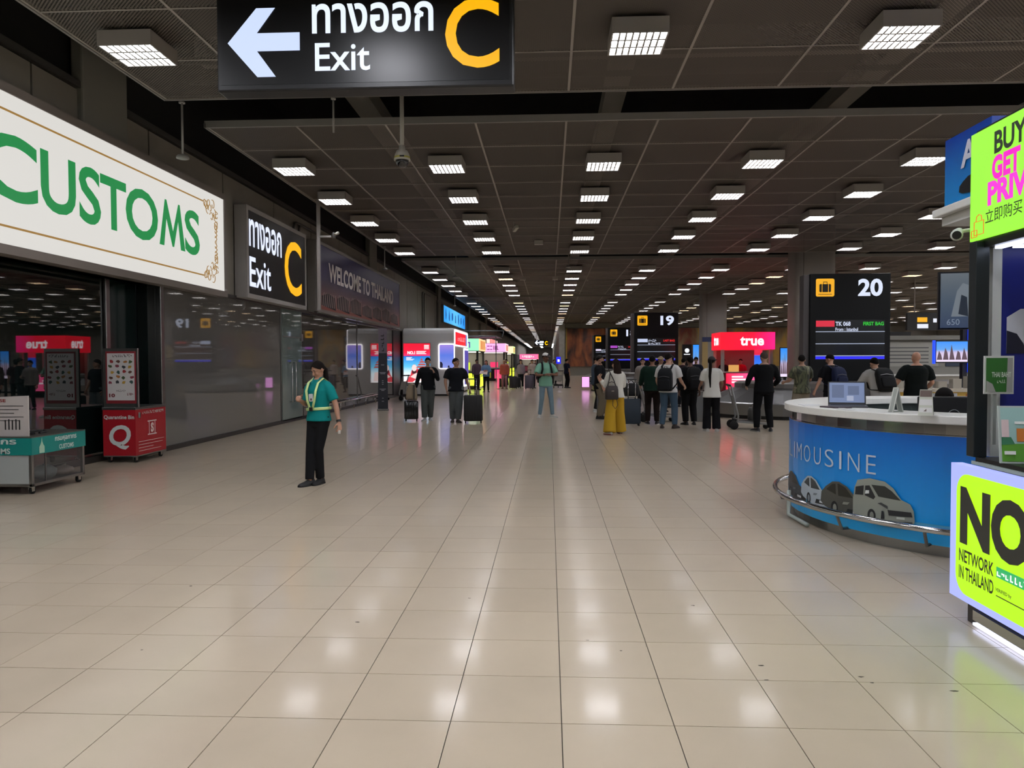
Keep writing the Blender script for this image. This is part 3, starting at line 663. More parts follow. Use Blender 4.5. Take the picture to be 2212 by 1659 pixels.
# red sign on the receding side (faces +x)
t = thing('red_shop_sign', 'red lit shop sign with white rim on the kiosk side wall', 'sign', (-4.42, 38.2, 2.36), PI/2)
MB().slab(rrect(-2.8, 0, 2.8, .78, .1), (0, 0, 0), RTX, UPZ, .06).build('rim', lit('#fff4f8', 1.5), t)
MB().box(-2.72, -.01, .06, 1.6, -.002, .66).build('face', lit('#ef0f26', 1.2), t)
MB().box(1.6, -.01, .06, 2.2, -.002, .66).build('side_print', lit('#5a78c8', .9), t)
MB().scrib((-1.9, -.014, .25), RTX, UPZ, 3.2, .22, 9).build('lettering', lit('#f0a0a8', 1.0), t)
t = thing('lightbox_window', 'tall white rimmed lit window behind the red shop sign', 'lightbox', (-4.42, 40.2, .3), PI/2)
MB().slab(rrect(-1.0, 0, 1.0, 2.0, .12), (0, 0, 0), RTX, UPZ, .05).build('rim', lit('#ffffff', 1.5), t); MB().box(-.9, -.01, .1, .9, -.002, 1.9).build('screen', lit('#6a5ac8', .6), t)

def shop(label, x0, x1, y0, y1, ztop, front, side, counter, txt, stripe=None, lime=None, e=1.2):
    t = thing('shop_kiosk', label, 'kiosk', ((x0+x1)/2, y0, 0)); W = (x1-x0)/2; D = y1-y0; zf = ztop-.75
    for a in (-W, W-.12):
        for b in (0, D-.12): MB().box(a, b, 0, a+.12, b+.12, zf).build('post', DARK, t)
    MB().box(-W-.05, -.1, zf, W+.05, D, ztop).build('fascia_box', DARK, t)
    MB().box(-W-.05, -.14, zf+.03, W+.05, -.1, ztop-.02).build('front_fascia', lit(front, e), t)
    MB().box(W+.05, -.1, zf+.03, W+.09, D, ztop-.02).build('side_fascia', lit(side, e), t)
    mb = MB().scrib((-W*.75, -.145, zf+.2), RTX, UPZ, W*1.4, .34, 7, 0, .004, len(txt)+int(x0*10)); mb.build('lettering', lit(stripe or '#3a4a9a', .9), t)
    mb = MB()
    for k in range(3): mb.box(W+.092, D*(.15+.25*k), zf+.12, W+.1, D*(.3+.25*k), ztop-.12)
    mb.build('side_print', lit('#d8702c', .9), t)
    MB().box(-W+.1, .1, 0, W-.1, .5, .95).build('counter', M('shop_counter', '#2a2a28', .5), t)
    MB().box(-W, .05, .95, W, .55, 1.0).build('counter_top', BLK, t)
    MB().box(-W+.15, .07, .25, W*.1, .095, .9).build('counter_panel', lit(counter, .35), t)
    if lime:
        MB().box(W*.35, .04, .2, W-.05, .095, .92).build('lit_panel', lit(lime, 1.5), t)
        MB().box(W-.02, .2, .1, W+.02, D*.8, .95).build('side_lit_panel', lit(lime, 1.5), t)
        MB().box(W*.05, .3, 1.12, W*.55, .34, 1.55).build('menu_panel', lit(lime, 1.0), t)
    MB().box(-W+.1, D-.1, 1.0, W-.1, D, zf).build('back_panel', hexm('#8c8a86', .7), t)
    MB().box(-W+.2, .3, zf-.03, W-.2, D-.3, zf-.005).build('downlight', lit('#fff4e2', 2.0), t)
    return t
shop('green fronted shop kiosk with lime lit counter past the grey box', -6.4, -4.1, 43.6, 47.6, 2.95, '#8fe6b4', '#f0c890', '#8a9a3a', 'SIM travel', '#6a3ab0', '#d9f23a')
shop('pink fronted shop kiosk with white panel beyond the green one', -6.2, -3.65, 62, 66, 3.1, '#f6a8d8', '#f0c8d8', '#b8b03a', 'THAI TOUR', '#8a3a8a', '#f03a6a')
shop('small orange and lime shop kiosk beyond the pink one', -5.5, -3.6, 74, 78, 3.1, '#f0d8b0', '#cdf0a0', '#3a6ab8', 'TAXI', '#d05a3a', '#d9f23a')
shop('distant pink lit shop kiosk near the corridor end', -4.0, -1.6, 104, 109, 2.6, '#f46a9a', '#f06a8a', '#8a3a4a', 'SPA', '#ffffff', None)
t = thing('banner_row', 'row of tall white and red lit banners on the left wall', 'banner', (XL+.2, 88, 2.2), PI/2)
for k, c in enumerate(('#f6dcd0', '#f08a88', '#f08a88', '#f6c8c0')): MB().box(-6+4.2*k, -.15, 0, -6+4.2*k+2.6, 0, 2.0).build('banner', lit(c, 1.1), t)
t = thing('shop_awning', 'grey curved awning above the distant pink kiosk', 'awning', (-6.9, 58, 3.5))
MB().box(0, 0, .0, 2.9, 6, .1).box(0, 0, .42, 3.4, .15, .5).build('roof', M('awning_grey', '#8a8884', .5), t, bevel=.03)
MB().tube([(3.38, .08, .45), (3.4, .08, .3), (3.3, .08, 0)], .04, 8).build('bracket', GRYF, t)
MB().tube([(2.8, .3, 0), (2.8, .3, -3.5)], .04, 8).build('post', GRYF, t)
t = thing('pink_light_post', 'short glowing pink bollard by the distant shops', 'bollard', (-2.95, 43.6, 0)); MB().lathe([(.06, 0), (.06, .9), (.04, .95)], n=12).build('post', lit('#f0506e', 1.2), t, True); MB().lathe([(.09, 0), (.09, .04)], n=12).build('base', STEEL, t)
# blue screen high on the left wall
t = thing('wall_screen', 'bright blue advertising screen high on the left wall', 'screen', (XL+.02, 54.6, 4.15), PI/2)
MB().box(-6.2, -.2, 0, 6.2, 0, 1.15).build('cabinet', M('screen_edge', '#6d7474', .4), t)
MB().box(-6.1, -.21, .04, 6.1, -.198, 1.1).build('screen', grad_mat('blue_screen', [(0, '#2e9cf0'), (.5, '#5cc0f6'), (1, '#1a8cf0')], 'X', 1.0), t)
mb = MB()
for k in range(7): cx = -5.2+1.7*k; mb.poly([(cx+.5*math.cos(a)*random.uniform(.5, 1), .55+.5*math.sin(a)*random.uniform(.4, 1)) for a in [i*PI/4 for i in range(8)]], (0, -.212, 0), RTX, UPZ, 0, .002)
mb.build('splash_print', lit('#0d5fb4', .8), t)
# roll-up banner
t = thing('banner_stand', 'tall narrow dark banner stand before the grey kiosk', 'banner', (-5.5, 24.7, 0), .25)
MB().box(-.19, -.12, 0, .19, .12, .06).build('base', DSTEEL, t, bevel=.01)
MB().slab([(-.17, .05), (.17, .05), (.15, 1.9), (-.13, 1.9)], (0, -.02, 0), RTX, UPZ, .012).build('banner', hexm('#20242f', .5), t)
MB().slab([(-.13, 1.9), (.15, 1.9), (.15, 2.72), (-.13, 2.72)], (0, -.02, 0), RTX, UPZ, .012).build('banner_head', hexm('#6c6370', .5), t)
mb = MB().scrib((.05, -.022, 1.95), UPZ, (-1, 0, 0), .6, .1, 5); mb.build('head_lettering', hexm('#16161c', .5), t)
mb = MB()
for z, ww in ((1.5, .1), (1.25, .2), (1.21, .16), (.98, .05), (.92, .06), (.86, .05), (.7, .2), (.66, .1), (.4, .05), (.3, .07)): mb.box(.0-ww/2, -.024, z, ww/2, -.022, z+.022)
mb.build('lettering', hexm('#9a9aa2', .5), t); MB().tube([(0, .02, .05), (0, .02, 2.7)], .012, 6).build('pole', STEEL, t)

# ================================================================ belt number boards
SUIT = M('pictogram_black', '#16120a', .5)
def belt_board(num, label, x0, y, rows=None, w=2.36, top=4.2):
    t = thing('belt_board', label, 'sign', (x0+w/2, y, 0)); W = w/2; fy = -.004; z = top
    zc0 = 1.0 if y < 70 else 0
    MB().box(-W, 0, zc0, W, .5, top).build('cabinet', M('board_black', '#0d0f10', .5, spec=.2), t, bevel=.02)
    MB().box(-W-.16, .08, zc0, -W, .45, top-.03).build('side_cheek', M('board_side_grey', '#4c4848', .5), t)
    MB().slab(rrect(-W+.17, z-.68, -W+.71, z-.15, .05), (0, fy, 0), RTX, UPZ, .01).build('yellow_square', lit('#f5b000', .85), t)
    mb = MB(); c = -W+.44
    mb.slab(rrect(c-.17, z-.55, c+.17, z-.31, .03), (0, fy-.004, 0), RTX, UPZ, .004); mb.box(c-.06, fy-.008, z-.31, c-.045, fy-.004, z-.25).box(c+.045, fy-.008, z-.31, c+.06, fy-.004, z-.25).box(c-.06, fy-.008, z-.26, c+.06, fy-.004, z-.24).box(c-.2, fy-.008, z-.62, c+.2, fy-.004, z-.605)
    b = mb.build('suitcase_pictogram', SUIT, t)
    mb = MB()
    for q in (-.1, .085): mb.box(c+q, fy-.011, z-.55, c+q+.015, fy-.008, z-.31)
    mb.build('pictogram_strap', lit('#f5b000', .85), b)
    MB().text(num, (W-.96, fy, z-.68), RTX, UPZ, .72 if len(num) > 1 else .36, .52, 0, .035, .004).build('number', lit('#d5def5', .95), t)
    MB().box(-W+.17, -.006, 1.62, W-.17, .01, 2.82).build('screen', M('board_screen', '#22262a', .2), t)
    mb = MB()
    for q in (2.46, 2.1, 1.74): mb.box(-W+.17, fy-.008, q, W-.17, fy-.004, q+.022)
    mb.build('rule_line', lit('#aeb8d0', .8), t)
    MB().box(-W+.17, fy-.008, 1.65, W-.17, fy-.004, 1.735).build('ticker', lit('#1d1df0' if rows else '#2a2ae0', .9), t)
    a, b_, c_, d_ = rows
    MB().box(-W+.18, fy-.009, 2.62, -W+.72, fy-.005, 2.8).build('airline_tag', lit(a, .8), t)
    (MB().text(b_, (-W+.75, fy-.006, 2.64), RTX, UPZ, .44, .13, 0, .03, .003) if b_ else MB().scrib((-W+.75, fy-.006, 2.64), RTX, UPZ, .44, .13, 6, 0, .003, int(y))).build('flight_text', lit('#d5def5', .8), t)
    (MB().text('From : Istanbul', (-W+.75, fy-.006, 2.49), RTX, UPZ, .66, .1, 0, .02, .003) if b_ else MB().scrib((-W+.75, fy-.006, 2.49), RTX, UPZ, .66, .1, 12, 0, .003, int(y)+3)).build('origin_text', lit('#d5def5', .8), t)
    MB().text(c_, (W-.8, fy-.006, 2.65), RTX, UPZ, .6, .11, 0, .03, .003).build('status_text', lit(d_, .8), t)
belt_board('20', 'nearest black belt board showing number 20', 7.79, 23, ('#e01a3c', 'TK 068', 'FIRST BAG', '#18c828'))
belt_board('19', 'black belt board showing number 19 behind the waiting crowd', 4.59, 41, ('#c9d4f2', '', 'LAST BAG', '#e02020'))
belt_board('18', 'black belt board showing number 18 partly behind board 19', 4.59, 59, ('#b04ac8', '', 'LAST BAG', '#e02020'))
belt_board('17', 'farthest belt board with yellow pictogram left of board 18', 4.5, 76, ('#e8dff8', '', 'LAST BAG', '#e8dff8'))

# ================================================================ baggage carousels
def carousel(label, x0, x1, y0, y1, n=10):
    t = thing('baggage_carousel', label, 'carousel', ((x0+x1)/2, (y0+y1)/2, 0)); R = (y1-y0)/2; W = (x1-x0)/2-R
    def ring(r, z):
        return [(W+r*math.cos(a), r*math.sin(a), z) for a in [-PI/2+PI*i/n for i in range(n+1)]]+[(-W+r*math.cos(a), r*math.sin(a), z) for a in [PI/2+PI*i/n for i in range(n+1)]]
    MB().loft([ring(R-.06, 0), ring(R-.06, .1)], caps=False).build('kick_band', BLK, t)
    MB().loft([ring(R, .1), ring(R, .42), ring(R-.05, .45)], caps=False).build('skirt', STEEL, t)
    k = len(ring(1, 0)); sl = MB(); g1, g2 = ring(R-.07, .44), ring(R-1.0, .82)
    for i in range(k): j = (i+1) % k; sl.add([g1[i], g1[j], g2[j], g2[i]], [(0, 1, 2, 3)])
    sl.build('belt', M('carousel_belt', '#4a4846', .35, .5), t)
    MB().loft([ring(R-1.0, .8), ring(R-1.0, .95), ring(R-1.1, 1.0)], caps=True).build('island', M('carousel_island', '#6d6a66', .4, .6), t)
    return t
carousel('nearest steel baggage carousel behind the waiting crowd', 4.6, 22, 20.5, 25.4)
carousel('middle steel baggage carousel farther down the hall', 2.2, 16, 38.6, 43.4)
carousel('distant steel baggage carousel below belt board 18', 2.6, 16, 56.6, 61.4)
t = thing('steel_box', 'low brushed steel end box at the carousel corner', 'box', (4.0, 20.1, 0)); MB().box(-.25, 0, 0, .12, .5, .78).build('body', STEEL, t, bevel=.01); MB().box(-.27, -.02, .78, .14, .52, .8).build('lid', DSTEEL, t)
t = thing('pink_lightbox', 'small glowing pink panel on the far carousel edge', 'lightbox', (2.05, 42.5, .12)); MB().box(-.22, 0, 0, .22, .1, .62).build('frame', BLK, t); MB().box(-.2, -.01, .03, .2, 0, .6).build('face', lit('#f0a0e8', 1.3), t)

# ================================================================ red phone-shop kiosk
t = thing('red_kiosk', 'phone shop kiosk with glowing red fascia behind the carousel', 'kiosk', (8.82, 34.9, 0)); x0, x1, y0, y1 = -1.19, 1.19, -.9, 1.0
RF = grad_mat('red_fascia', [(0, '#f00a28'), (.6, '#f00a34'), (1, '#f01878')], 'X', 1.25)
MB().box(x0, y0, 2.1, x1, y1, 2.88).build('fascia_box', lit('#f00a28', 1.1), t)
MB().box(x0, y0-.01, 2.11, x1, y0, 2.87).build('front_fascia', RF, t)
MB().text('true', (-.34, y0-.014, 2.28), RTX, UPZ, 1.04, .4, 0, .03, .003).build('lettering', lit('#fff0f6', 1.3), t)
MB().text('true', (x0-.014, .4, 2.3), (0, -1, 0), UPZ, .9, .42, 0, .03, .003).build('side_lettering', lit('#fff0f6', 1.3), t)
for a in (x0+.05, x1-.2):
    for b in (y0+.1, y1-.2): MB().box(a, b, 0, a+.14, b+.12, 2.1).build('post', hexm('#b8b4b0', .5), t)
MB().box(.3, y0-.02, 1.0, .62, y0+.06, 2.1).build('blue_banner', grad_mat('blue_banner_print', [(0, '#e8f0ff'), (.2, '#3a8af0'), (.75, '#2a5ae0'), (.8, '#e02040'), (1, '#e02a48')], 'Z', 1.0), t)
MB().box(x0, y0, 0, x1, y0+.5, .25).build('plinth', BLK, t); MB().box(x0, y0, .25, x1, y0+.5, 1.08).build('counter', hexm('#7a1420', .5), t); MB().box(x0-.05, y0-.05, 1.08, x1+.05, y0+.55, 1.12).build('counter_top', WHT, t)
MB().box(-.95, y0-.02, .3, .45, y0-.002, 1.05).build('counter_screen', grad_mat('pink_counter', [(0, '#e01840'), (1, '#f0609a')], 'X', 1.2), t)
mb = MB()
for k, ww in enumerate((.5, .65, .85)): mb.box(-.7, y0-.028, .86-.12*k, -.7+ww, y0-.02, .93-.12*k)
mb.build('counter_text', lit('#ffe6f0', 1.2), t)
MB().box(x0+.1, y1-.1, 1.1, x1-.1, y1-.05, 2.1).build('back_panel', hexm('#8a7a72', .6), t)
MB().box(-.75, y0+.15, 1.12, -.35, y0+.4, 1.42).build('snack_display', lit('#f0b060', .7), t)
def tall_screen(name, label, x, y, z0, w, h, mat, pole=True, frame='#1a1a3a'):
    t = thing(name, label, 'screen', (x, y, 0)); MB().box(-w/2-.03, 0, z0-.03, w/2+.03, .06, z0+h+.03).build('bezel', BLK, t); MB().box(-w/2, -.006, z0, w/2, 0, z0+h).build('screen', mat, t)
    if pole: MB().box(-.06, .01, .04, .06, .05, z0).build('pole', DARK, t); MB().box(-.3, -.2, 0, .3, .25, .04).build('foot', DARK, t)
    return t
PEAK = grad_mat('mountain_screen', [(0, '#e8d8f0'), (.45, '#c8b8d8'), (.6, '#5a9ae0'), (1, '#2a8af0')], 'Z', 1.0)
def peaks(t, w, z0, h):
    mb = MB()
    for k in range(5): cx = -w/2+w*(k+.5)/5; mb.poly([(cx-w*.09, z0+h*.1), (cx+w*.09, z0+h*.1), (cx+w*.05, z0+h*(.35+.1*(k % 2))), (cx-.02*w, z0+h*(.55+.15*(k % 3)))], (0, -.008, 0), RTX, UPZ, 0, .001)
    mb.build('peak_print', lit('#6a5060', .6), t)
tt = tall_screen('advert_screen', 'narrow lit mountain advert screen right of the red kiosk', 10.36, 33.7, .9, .4, 1.25, PEAK); peaks(tt, .4, .9, 1.25)
tt = tall_screen('advert_screen', 'wide lit mountain advert screen with blue light edges at right', 10.33, 19.9, 1.57, .78, .52, PEAK, False); peaks(tt, .78, 1.57, .52)
MB().box(-.46, -.02, 1.52, -.42, .06, 2.12).build('blue_light_edge', lit('#1440f0', 1.4), tt); MB().box(.42, -.02, 1.3, .48, .06, 2.42).build('blue_light_edge', lit('#1440f0', 1.4), tt); MB().box(.3, .06, .0, .42, .2, 2.42).build('support_post', DARK, tt)
tt = tall_screen('black_display', 'tall black display with a white emblem by the column', 9.04, 50, .9, .55, 1.75, M('display_black', '#101012', .3)); MB().poly(disc(0, 2.28, .15), (0, -.01, 0), RTX, UPZ, 0, .002).box(-.2, -.012, 2.0, .2, -.01, 2.06).build('emblem', lit('#e8ecf8', 1.0), tt)
tt = tall_screen('advert_screen', 'tall blue advert screen beside the black display', 9.62, 50, .65, .38, 2.0, PEAK); peaks(tt, .38, .65, 2.0)
tt = tall_screen('blue_banner_screen', 'blue lettered lit banner on the column behind board 20', 10.3, 29.6, 1.2, .85, 1.75, grad_mat('blue_letter_banner', [(0, '#2a3ac0'), (.7, '#1a4ad8'), (.78, '#8ad0b0'), (1, '#4a9ab0')], 'Z', .8)); MB().text('T', (-.2, -.012, 2.2), RTX, UPZ, .3, .3, 0, .04, .002).text('Q', (-.2, -.012, 1.35), RTX, UPZ, .35, .3, 0, .04, .002).build('lettering', lit('#e8ecf8', .9), tt)
t = thing('info_totem', 'pale yellow information totem left of the red kiosk', 'totem', (9.6, 45, 0)); MB().box(-.57, 0, 0, -.25, .1, 2.72).build('strip', hexm('#c9b27a', .6), t); MB().box(-.57, 0, 2.72, .32, .1, 3.0).build('head', hexm('#3a4a78', .5), t); MB().box(-.25, 0, 0, .32, .1, 2.72).build('board', hexm('#a8a4a0', .6), t)

# ================================================================ service counters behind board 20 at right
t = thing('service_counter', 'long pale service counter with posters behind at far right', 'counter', (14.5, 29.5, 0))
MB().box(-3.5, 0, 0, 6, .7, 1.0).build('body', hexm('#8a8478', .5), t); MB().box(-3.55, -.05, 1.0, 6.05, .75, 1.06).build('top', WHT, t); MB().box(-3.5, 2.6, 0, 6, 2.75, 2.45).build('back_wall', hexm('#9a978e', .7), t); MB().box(-3.6, 2.3, 2.45, 6.1, 2.85, 2.62).build('canopy', hexm('#8f8d85', .6), t)
for k, (c, a, b) in enumerate((('#8c3a34', -2.6, -1.7), ('#b8b6ac', -1.2, 1.6), ('#3c4658', 1.9, 2.9))): MB().box(a, 2.56, 1.35, b, 2.6, 2.35).build('poster', hexm(c, .6), t)
mb = MB()
for k in range(5): mb.box(-.9+.1*(k % 2), 2.55, 1.5+.15*k, 1.2, 2.558, 1.54+.15*k)
mb.build('poster_print', hexm('#5c5c5c', .6), t)
t = thing('yellow_counter', 'yellow fronted travel desk behind the bald man', 'counter', (9.66, 18.55, 0)); MB().box(-1.5, 0, 0, 1.2, .5, .85).build('body', hexm('#6d6a60', .5), t); MB().box(-1.45, -.012, .45, 1.15, 0, .85).build('yellow_front', hexm('#c9a548', .5), t); MB().box(-1.6, -.08, .85, 1.3, .6, .93).build('top', hexm('#b8b2a4', .4), t)
MB().box(-.5, -.016, .5, .1, -.013, .82).build('taxi_poster', hexm('#b4bac0', .5), t); MB().box(-.38, -.02, .56, -.02, -.017, .64).build('taxi_print', hexm('#2a3a68', .5), t); MB().box(.3, -.016, .5, .95, -.013, .8).build('orange_poster', hexm('#b0622c', .5), t)
mb = MB()
for k in range(7): mb.box(-1.3+.34*k, .1, .93, -1.1+.34*k, .3, 1.1+.06*(k % 3))
mb.build('leaflet_stack', hexm('#a8a294', .6), t)
t = thing('overhead_sign', 'black overhead direction sign with yellow symbols at far right', 'sign', (19.9, 40, 3.15)); MB().box(-1.4, 0, 0, 1.6, .2, .9).build('cabinet', BLK, t); MB().box(-.9, -.01, .42, -.4, 0, .66).build('yellow_symbol', lit('#f5b000', .9), t); MB().box(.9, -.01, .55, 1.2, 0, .8).build('yellow_symbol', lit('#f5b000', .9), t); MB().box(-.9, -.01, .1, -.35, 0, .32).build('white_symbol', lit('#e8ecf8', .9), t); MB().box(.85, -.01, .2, 1.2, 0, .45).build('white_symbol', lit('#e8ecf8', .9), t); MB().box(-.1, -.01, .4, .2, 0, .6).build('white_symbol', lit('#e8ecf8', .9), t)
for q in (-1.0, 1.2): MB().tube([(q, .1, .9), (q, .1, CZ-3.15)], .03, 6).build('hanger', GRYF, t)
t = thing('belt_board', 'cropped distant black board showing a white 7', 'sign', (17.2, 38, 0)); MB().box(-.6, 0, 0, .55, .3, 3.0).build('cabinet', BLK, t); MB().text('7', (0, -.006, 2.3), RTX, UPZ, .38, .5, 0, .04, .004).build('number', lit('#d5def5', .9), t)
# ================================================================ limousine counter (round)
CX, CY = 4.45, 7.75
def cyl(a, R, z): a = math.radians(a); return Vector((R*math.cos(a), R*math.sin(a), z))
def band(R0, R1, z0, z1, a0=0, a1=360, n=72):
    full = abs(a1-a0-360) < .01; rings = []
    for i in range(n if full else n+1):
        a = a0+(a1-a0)*i/n; rings.append([cyl(a, R0, z0), cyl(a, R1, z0), cyl(a, R1, z1), cyl(a, R0, z1)])
    return MB().loft(rings, closed=full)
t = thing('limousine_counter', 'round blue limousine service counter with white top and steel rail', 'counter', (CX, CY, 0))
BLUEP = grad_mat('blue_counter_print', [(0, '#18a8ec'), (.35, '#0e90e0'), (1, '#0a60bc')], 'Z', 0)
band(1.5, 1.98, 1.1, 1.17, 60, 420).build('white_top', WHT, t, bevel=.008)
band(1.55, 1.9, 1.0, 1.1, 60, 420).build('steel_band', CHROME, t)
band(1.905, 1.925, 1.0, 1.008, 60, 420).build('trim', CHROME, t)
band(1.6, 1.93, .1, 1.0, 60, 420).build('blue_front', BLUEP, t)
band(1.6, 1.87, 0, .1, 60, 420).build('steel_kick', STEEL, t)
band(1.0, 1.55, .72, .76, 60, 420).build('inner_desk', hexm('#8a8f8e', .5), t)
band(1.55, 1.6, .1, 1.1, 60, 420).build('inner_lining', hexm('#5c6866', .5), t)
mb = MB(); mb.tube([cyl(a, 2.07, .25) for a in range(118, 346, 4)], .028, 10); mb.build('foot_rail', CHROME, t, True)
for a in (160, 205, 227, 255, 285): MB().tube([cyl(a, 2.07, .25), cyl(a, 2.0, .1), cyl(a, 1.9, .1)], .014, 6).build('rail_bracket', DSTEEL, t)
MB().tube([cyl(176, 1.98, .28), cyl(176, 1.98, .03), cyl(190, 1.98, .025)], .022, 8).build('rail_foot', hexm('#a8b0a8', .4), t, True)
# lettering wrapped on the cylinder: arc angles
def wrap(mb, R=1.934):
    mb.mapv(lambda p: cyl(p.x, R+p.y, p.z)); return mb
def arct(mb, s, a0, a1, z0, z1, bold): return mb.text(s, (a0, 0, z0), (1, 0, 0), (0, 0, 1), a1-a0, z1-z0, 0, bold, 0)
mb = MB()
for ch, a0, a1 in (('L', 170, 174.5), ('I', 176.6, 177.4), ('M', 179.2, 183.4), ('O', 185, 189), ('U', 191, 194.4), ('S', 196.2, 199.8), ('I', 202, 202.8), ('N', 205, 208.8), ('E', 210.8, 213.6)): arct(mb, ch, a0, a1, .625, .79, -.012)
wrap(mb, 1.936).build('lettering', hexm('#b9c4d4', .4), t)
# printed vehicles (flat print on the curved front): x in degrees, z in metres
def clipx(P, x, sg):
    o = []
    for i in range(len(P)):
        a, b = P[i-1], P[i]; ia, ib = sg*(a[0]-x) >= 0, sg*(b[0]-x) >= 0
        if ia != ib: f = (x-a[0])/(b[0]-a[0]); o.append((x, a[1]+f*(b[1]-a[1])))
        if ib: o.append(b)
    return o
def vehicle(name, a0, wd, z0, ht, layer, shapes):
    for i, (nm, col, pts) in enumerate(shapes):
        mb = MB(); pts = [(a0+x*wd, z0+y*ht) for x, y in pts]; xa = min(p[0] for p in pts); xb = max(p[0] for p in pts); k = int((xb-xa)/1.0)+1
        for j in range(k):
            c = clipx(clipx(pts, xa+(xb-xa)*j/k, 1), xa+(xb-xa)*(j+1)/k, -1)
            if len(c) > 2: mb.add([(x, .0008*(i+1), z) for x, z in c], [tuple(range(len(c)))])
        wrap(mb, 1.934+.006*layer); mb.build(nm, hexm(col, .45), t)
VB = [(0, .16), (.04, .1), (.5, 0), (.97, .06), (1, .2), (.98, .42), (.93, .55), (.8, .62), (.68, .85), (.55, .97), (.3, 1), (.08, .92), (.03, .75), (0, .5)]
CARB = [(0, .3), (.02, .6), (.12, .78), (.28, .97), (.42, 1), (.58, .9), (.75, .62), (.93, .52), (1, .38), (.98, .12), (.85, .02), (.5, .02), (.3, .1), (.1, .18)]
def carsh(body, glass, dk, plate):
    return [('car_print', body, CARB), ('window_print', glass, [(.14, .7), (.28, .9), (.42, .94), (.55, .86), (.7, .6), (.4, .58)]), ('pillar_print', body, [(.36, .58), (.41, .58), (.39, .95), (.35, .94)]),
            ('wheel_print', dk, disc(.33, .2, .075, .2)), ('hub_print', plate, disc(.34, .2, .04, .12)), ('grille_print', dk, [(.56, .1), (.95, .14), (.96, .28), (.6, .26)]), ('plate_print', '#c4c8cc', [(.7, .16), (.84, .17), (.84, .25), (.7, .24)]), ('lamp_print', plate, [(.5, .36), (.6, .38), (.64, .46), (.52, .44)])]
vehicle('dark', 165, 22, .2, .27, 0, carsh('#3c3f42', '#1a1c1e', '#15171a', '#6a6e70'))
vehicle('white', 183.5, 15.5, .225, .275, 1, carsh('#a9b4bd', '#3a3f42', '#22262a', '#7d868c'))
vehicle('sedan', 195, 17.5, .2, .31, 2, carsh('#4c4d47', '#26261f', '#16171a', '#86887e'))
vehicle('van', 207.3, 16.5, .2, .39, 3, [('van_print', '#8d9288', VB), ('windscreen_print', '#2a2d2a', [(.33, .86), (.55, .87), (.66, .78), (.8, .6), (.45, .62)]), ('window_print', '#25282a', [(.04, .58), (.05, .76), (.2, .82), (.19, .6)]), ('window_print', '#25282a', [(.22, .6), (.225, .82), (.3, .84), (.4, .6), (.37, .54)]), ('wheel_print', '#1c1e20', disc(.34, .17, .07, .15)), ('hub_print', '#7d8078', disc(.345, .17, .035, .09)),
    ('grille_print', '#26282a', [(.6, .36), (.95, .38), (.97, .28), (.62, .24)]), ('bumper_print', '#26282a', [(.62, .06), (.97, .1), (.97, .17), (.62, .12)]), ('lamp_print', '#3a3c3e', [(.44, .47), (.5, .44), (.6, .38), (.6, .44), (.5, .5)]), ('plate_print', '#c4c8c0', [(.74, .19), (.86, .2), (.86, .25), (.74, .24)]), ('mirror_print', '#d8dcd8', [(.23, .64), (.3, .66), (.3, .73), (.24, .72)]), ('fog_print', '#26282a', [(.5, .14), (.56, .15), (.54, .32), (.51, .32)])])
mb = MB()
for a in range(164, 232, 4): mb.add([cyl(a, 1.9325, .20), cyl(a+4, 1.9325, .20), cyl(a+4, 1.9325, .27), cyl(a, 1.9325, .27)], [(0, 1, 2, 3)])
mb.build('ground_print', hexm('#4a9cc4', .45), t)
# things on the counter
def laptop(x, y, rz, z):
    t = thing('laptop', 'open laptop with pale blue screen on the round white counter', 'laptop', (x, y, z), rz)
    MB().box(-.17, -.12, 0, .17, .12, .018).build('base', hexm('#3a3c40', .4), t, bevel=.005)
    R = Matrix.Rotation(-.28, 3, 'X'); c = Vector((0, .12, .018))
    MB().obox(c+R @ Vector((0, 0, .115)), (.34, .012, .23), R).build('lid', BLK, t); b = MB().obox(c+R @ Vector((0, -.008, .118)), (.315, .003, .2), R).build('screen', lit('#7f93c0', .55), t)
    mb = MB(); mb.obox(c+R @ Vector((-.08, -.0105, .13)), (.11, .002, .13), R); mb.obox(c+R @ Vector((.06, -.0105, .14)), (.1, .002, .09), R); mb.build('window_print', lit('#62759f', .5), b); MB().obox(c+R @ Vector((.03, -.0115, .06)), (.06, .002, .05), R).build('dialog_print', lit('#b5bfdc', .6), b)
    MB().box(-.15, -.02, .018, .15, .1, .021).build('keyboard', BLK, t)
laptop(2.88, 7.42, -.5+.2, 1.17)
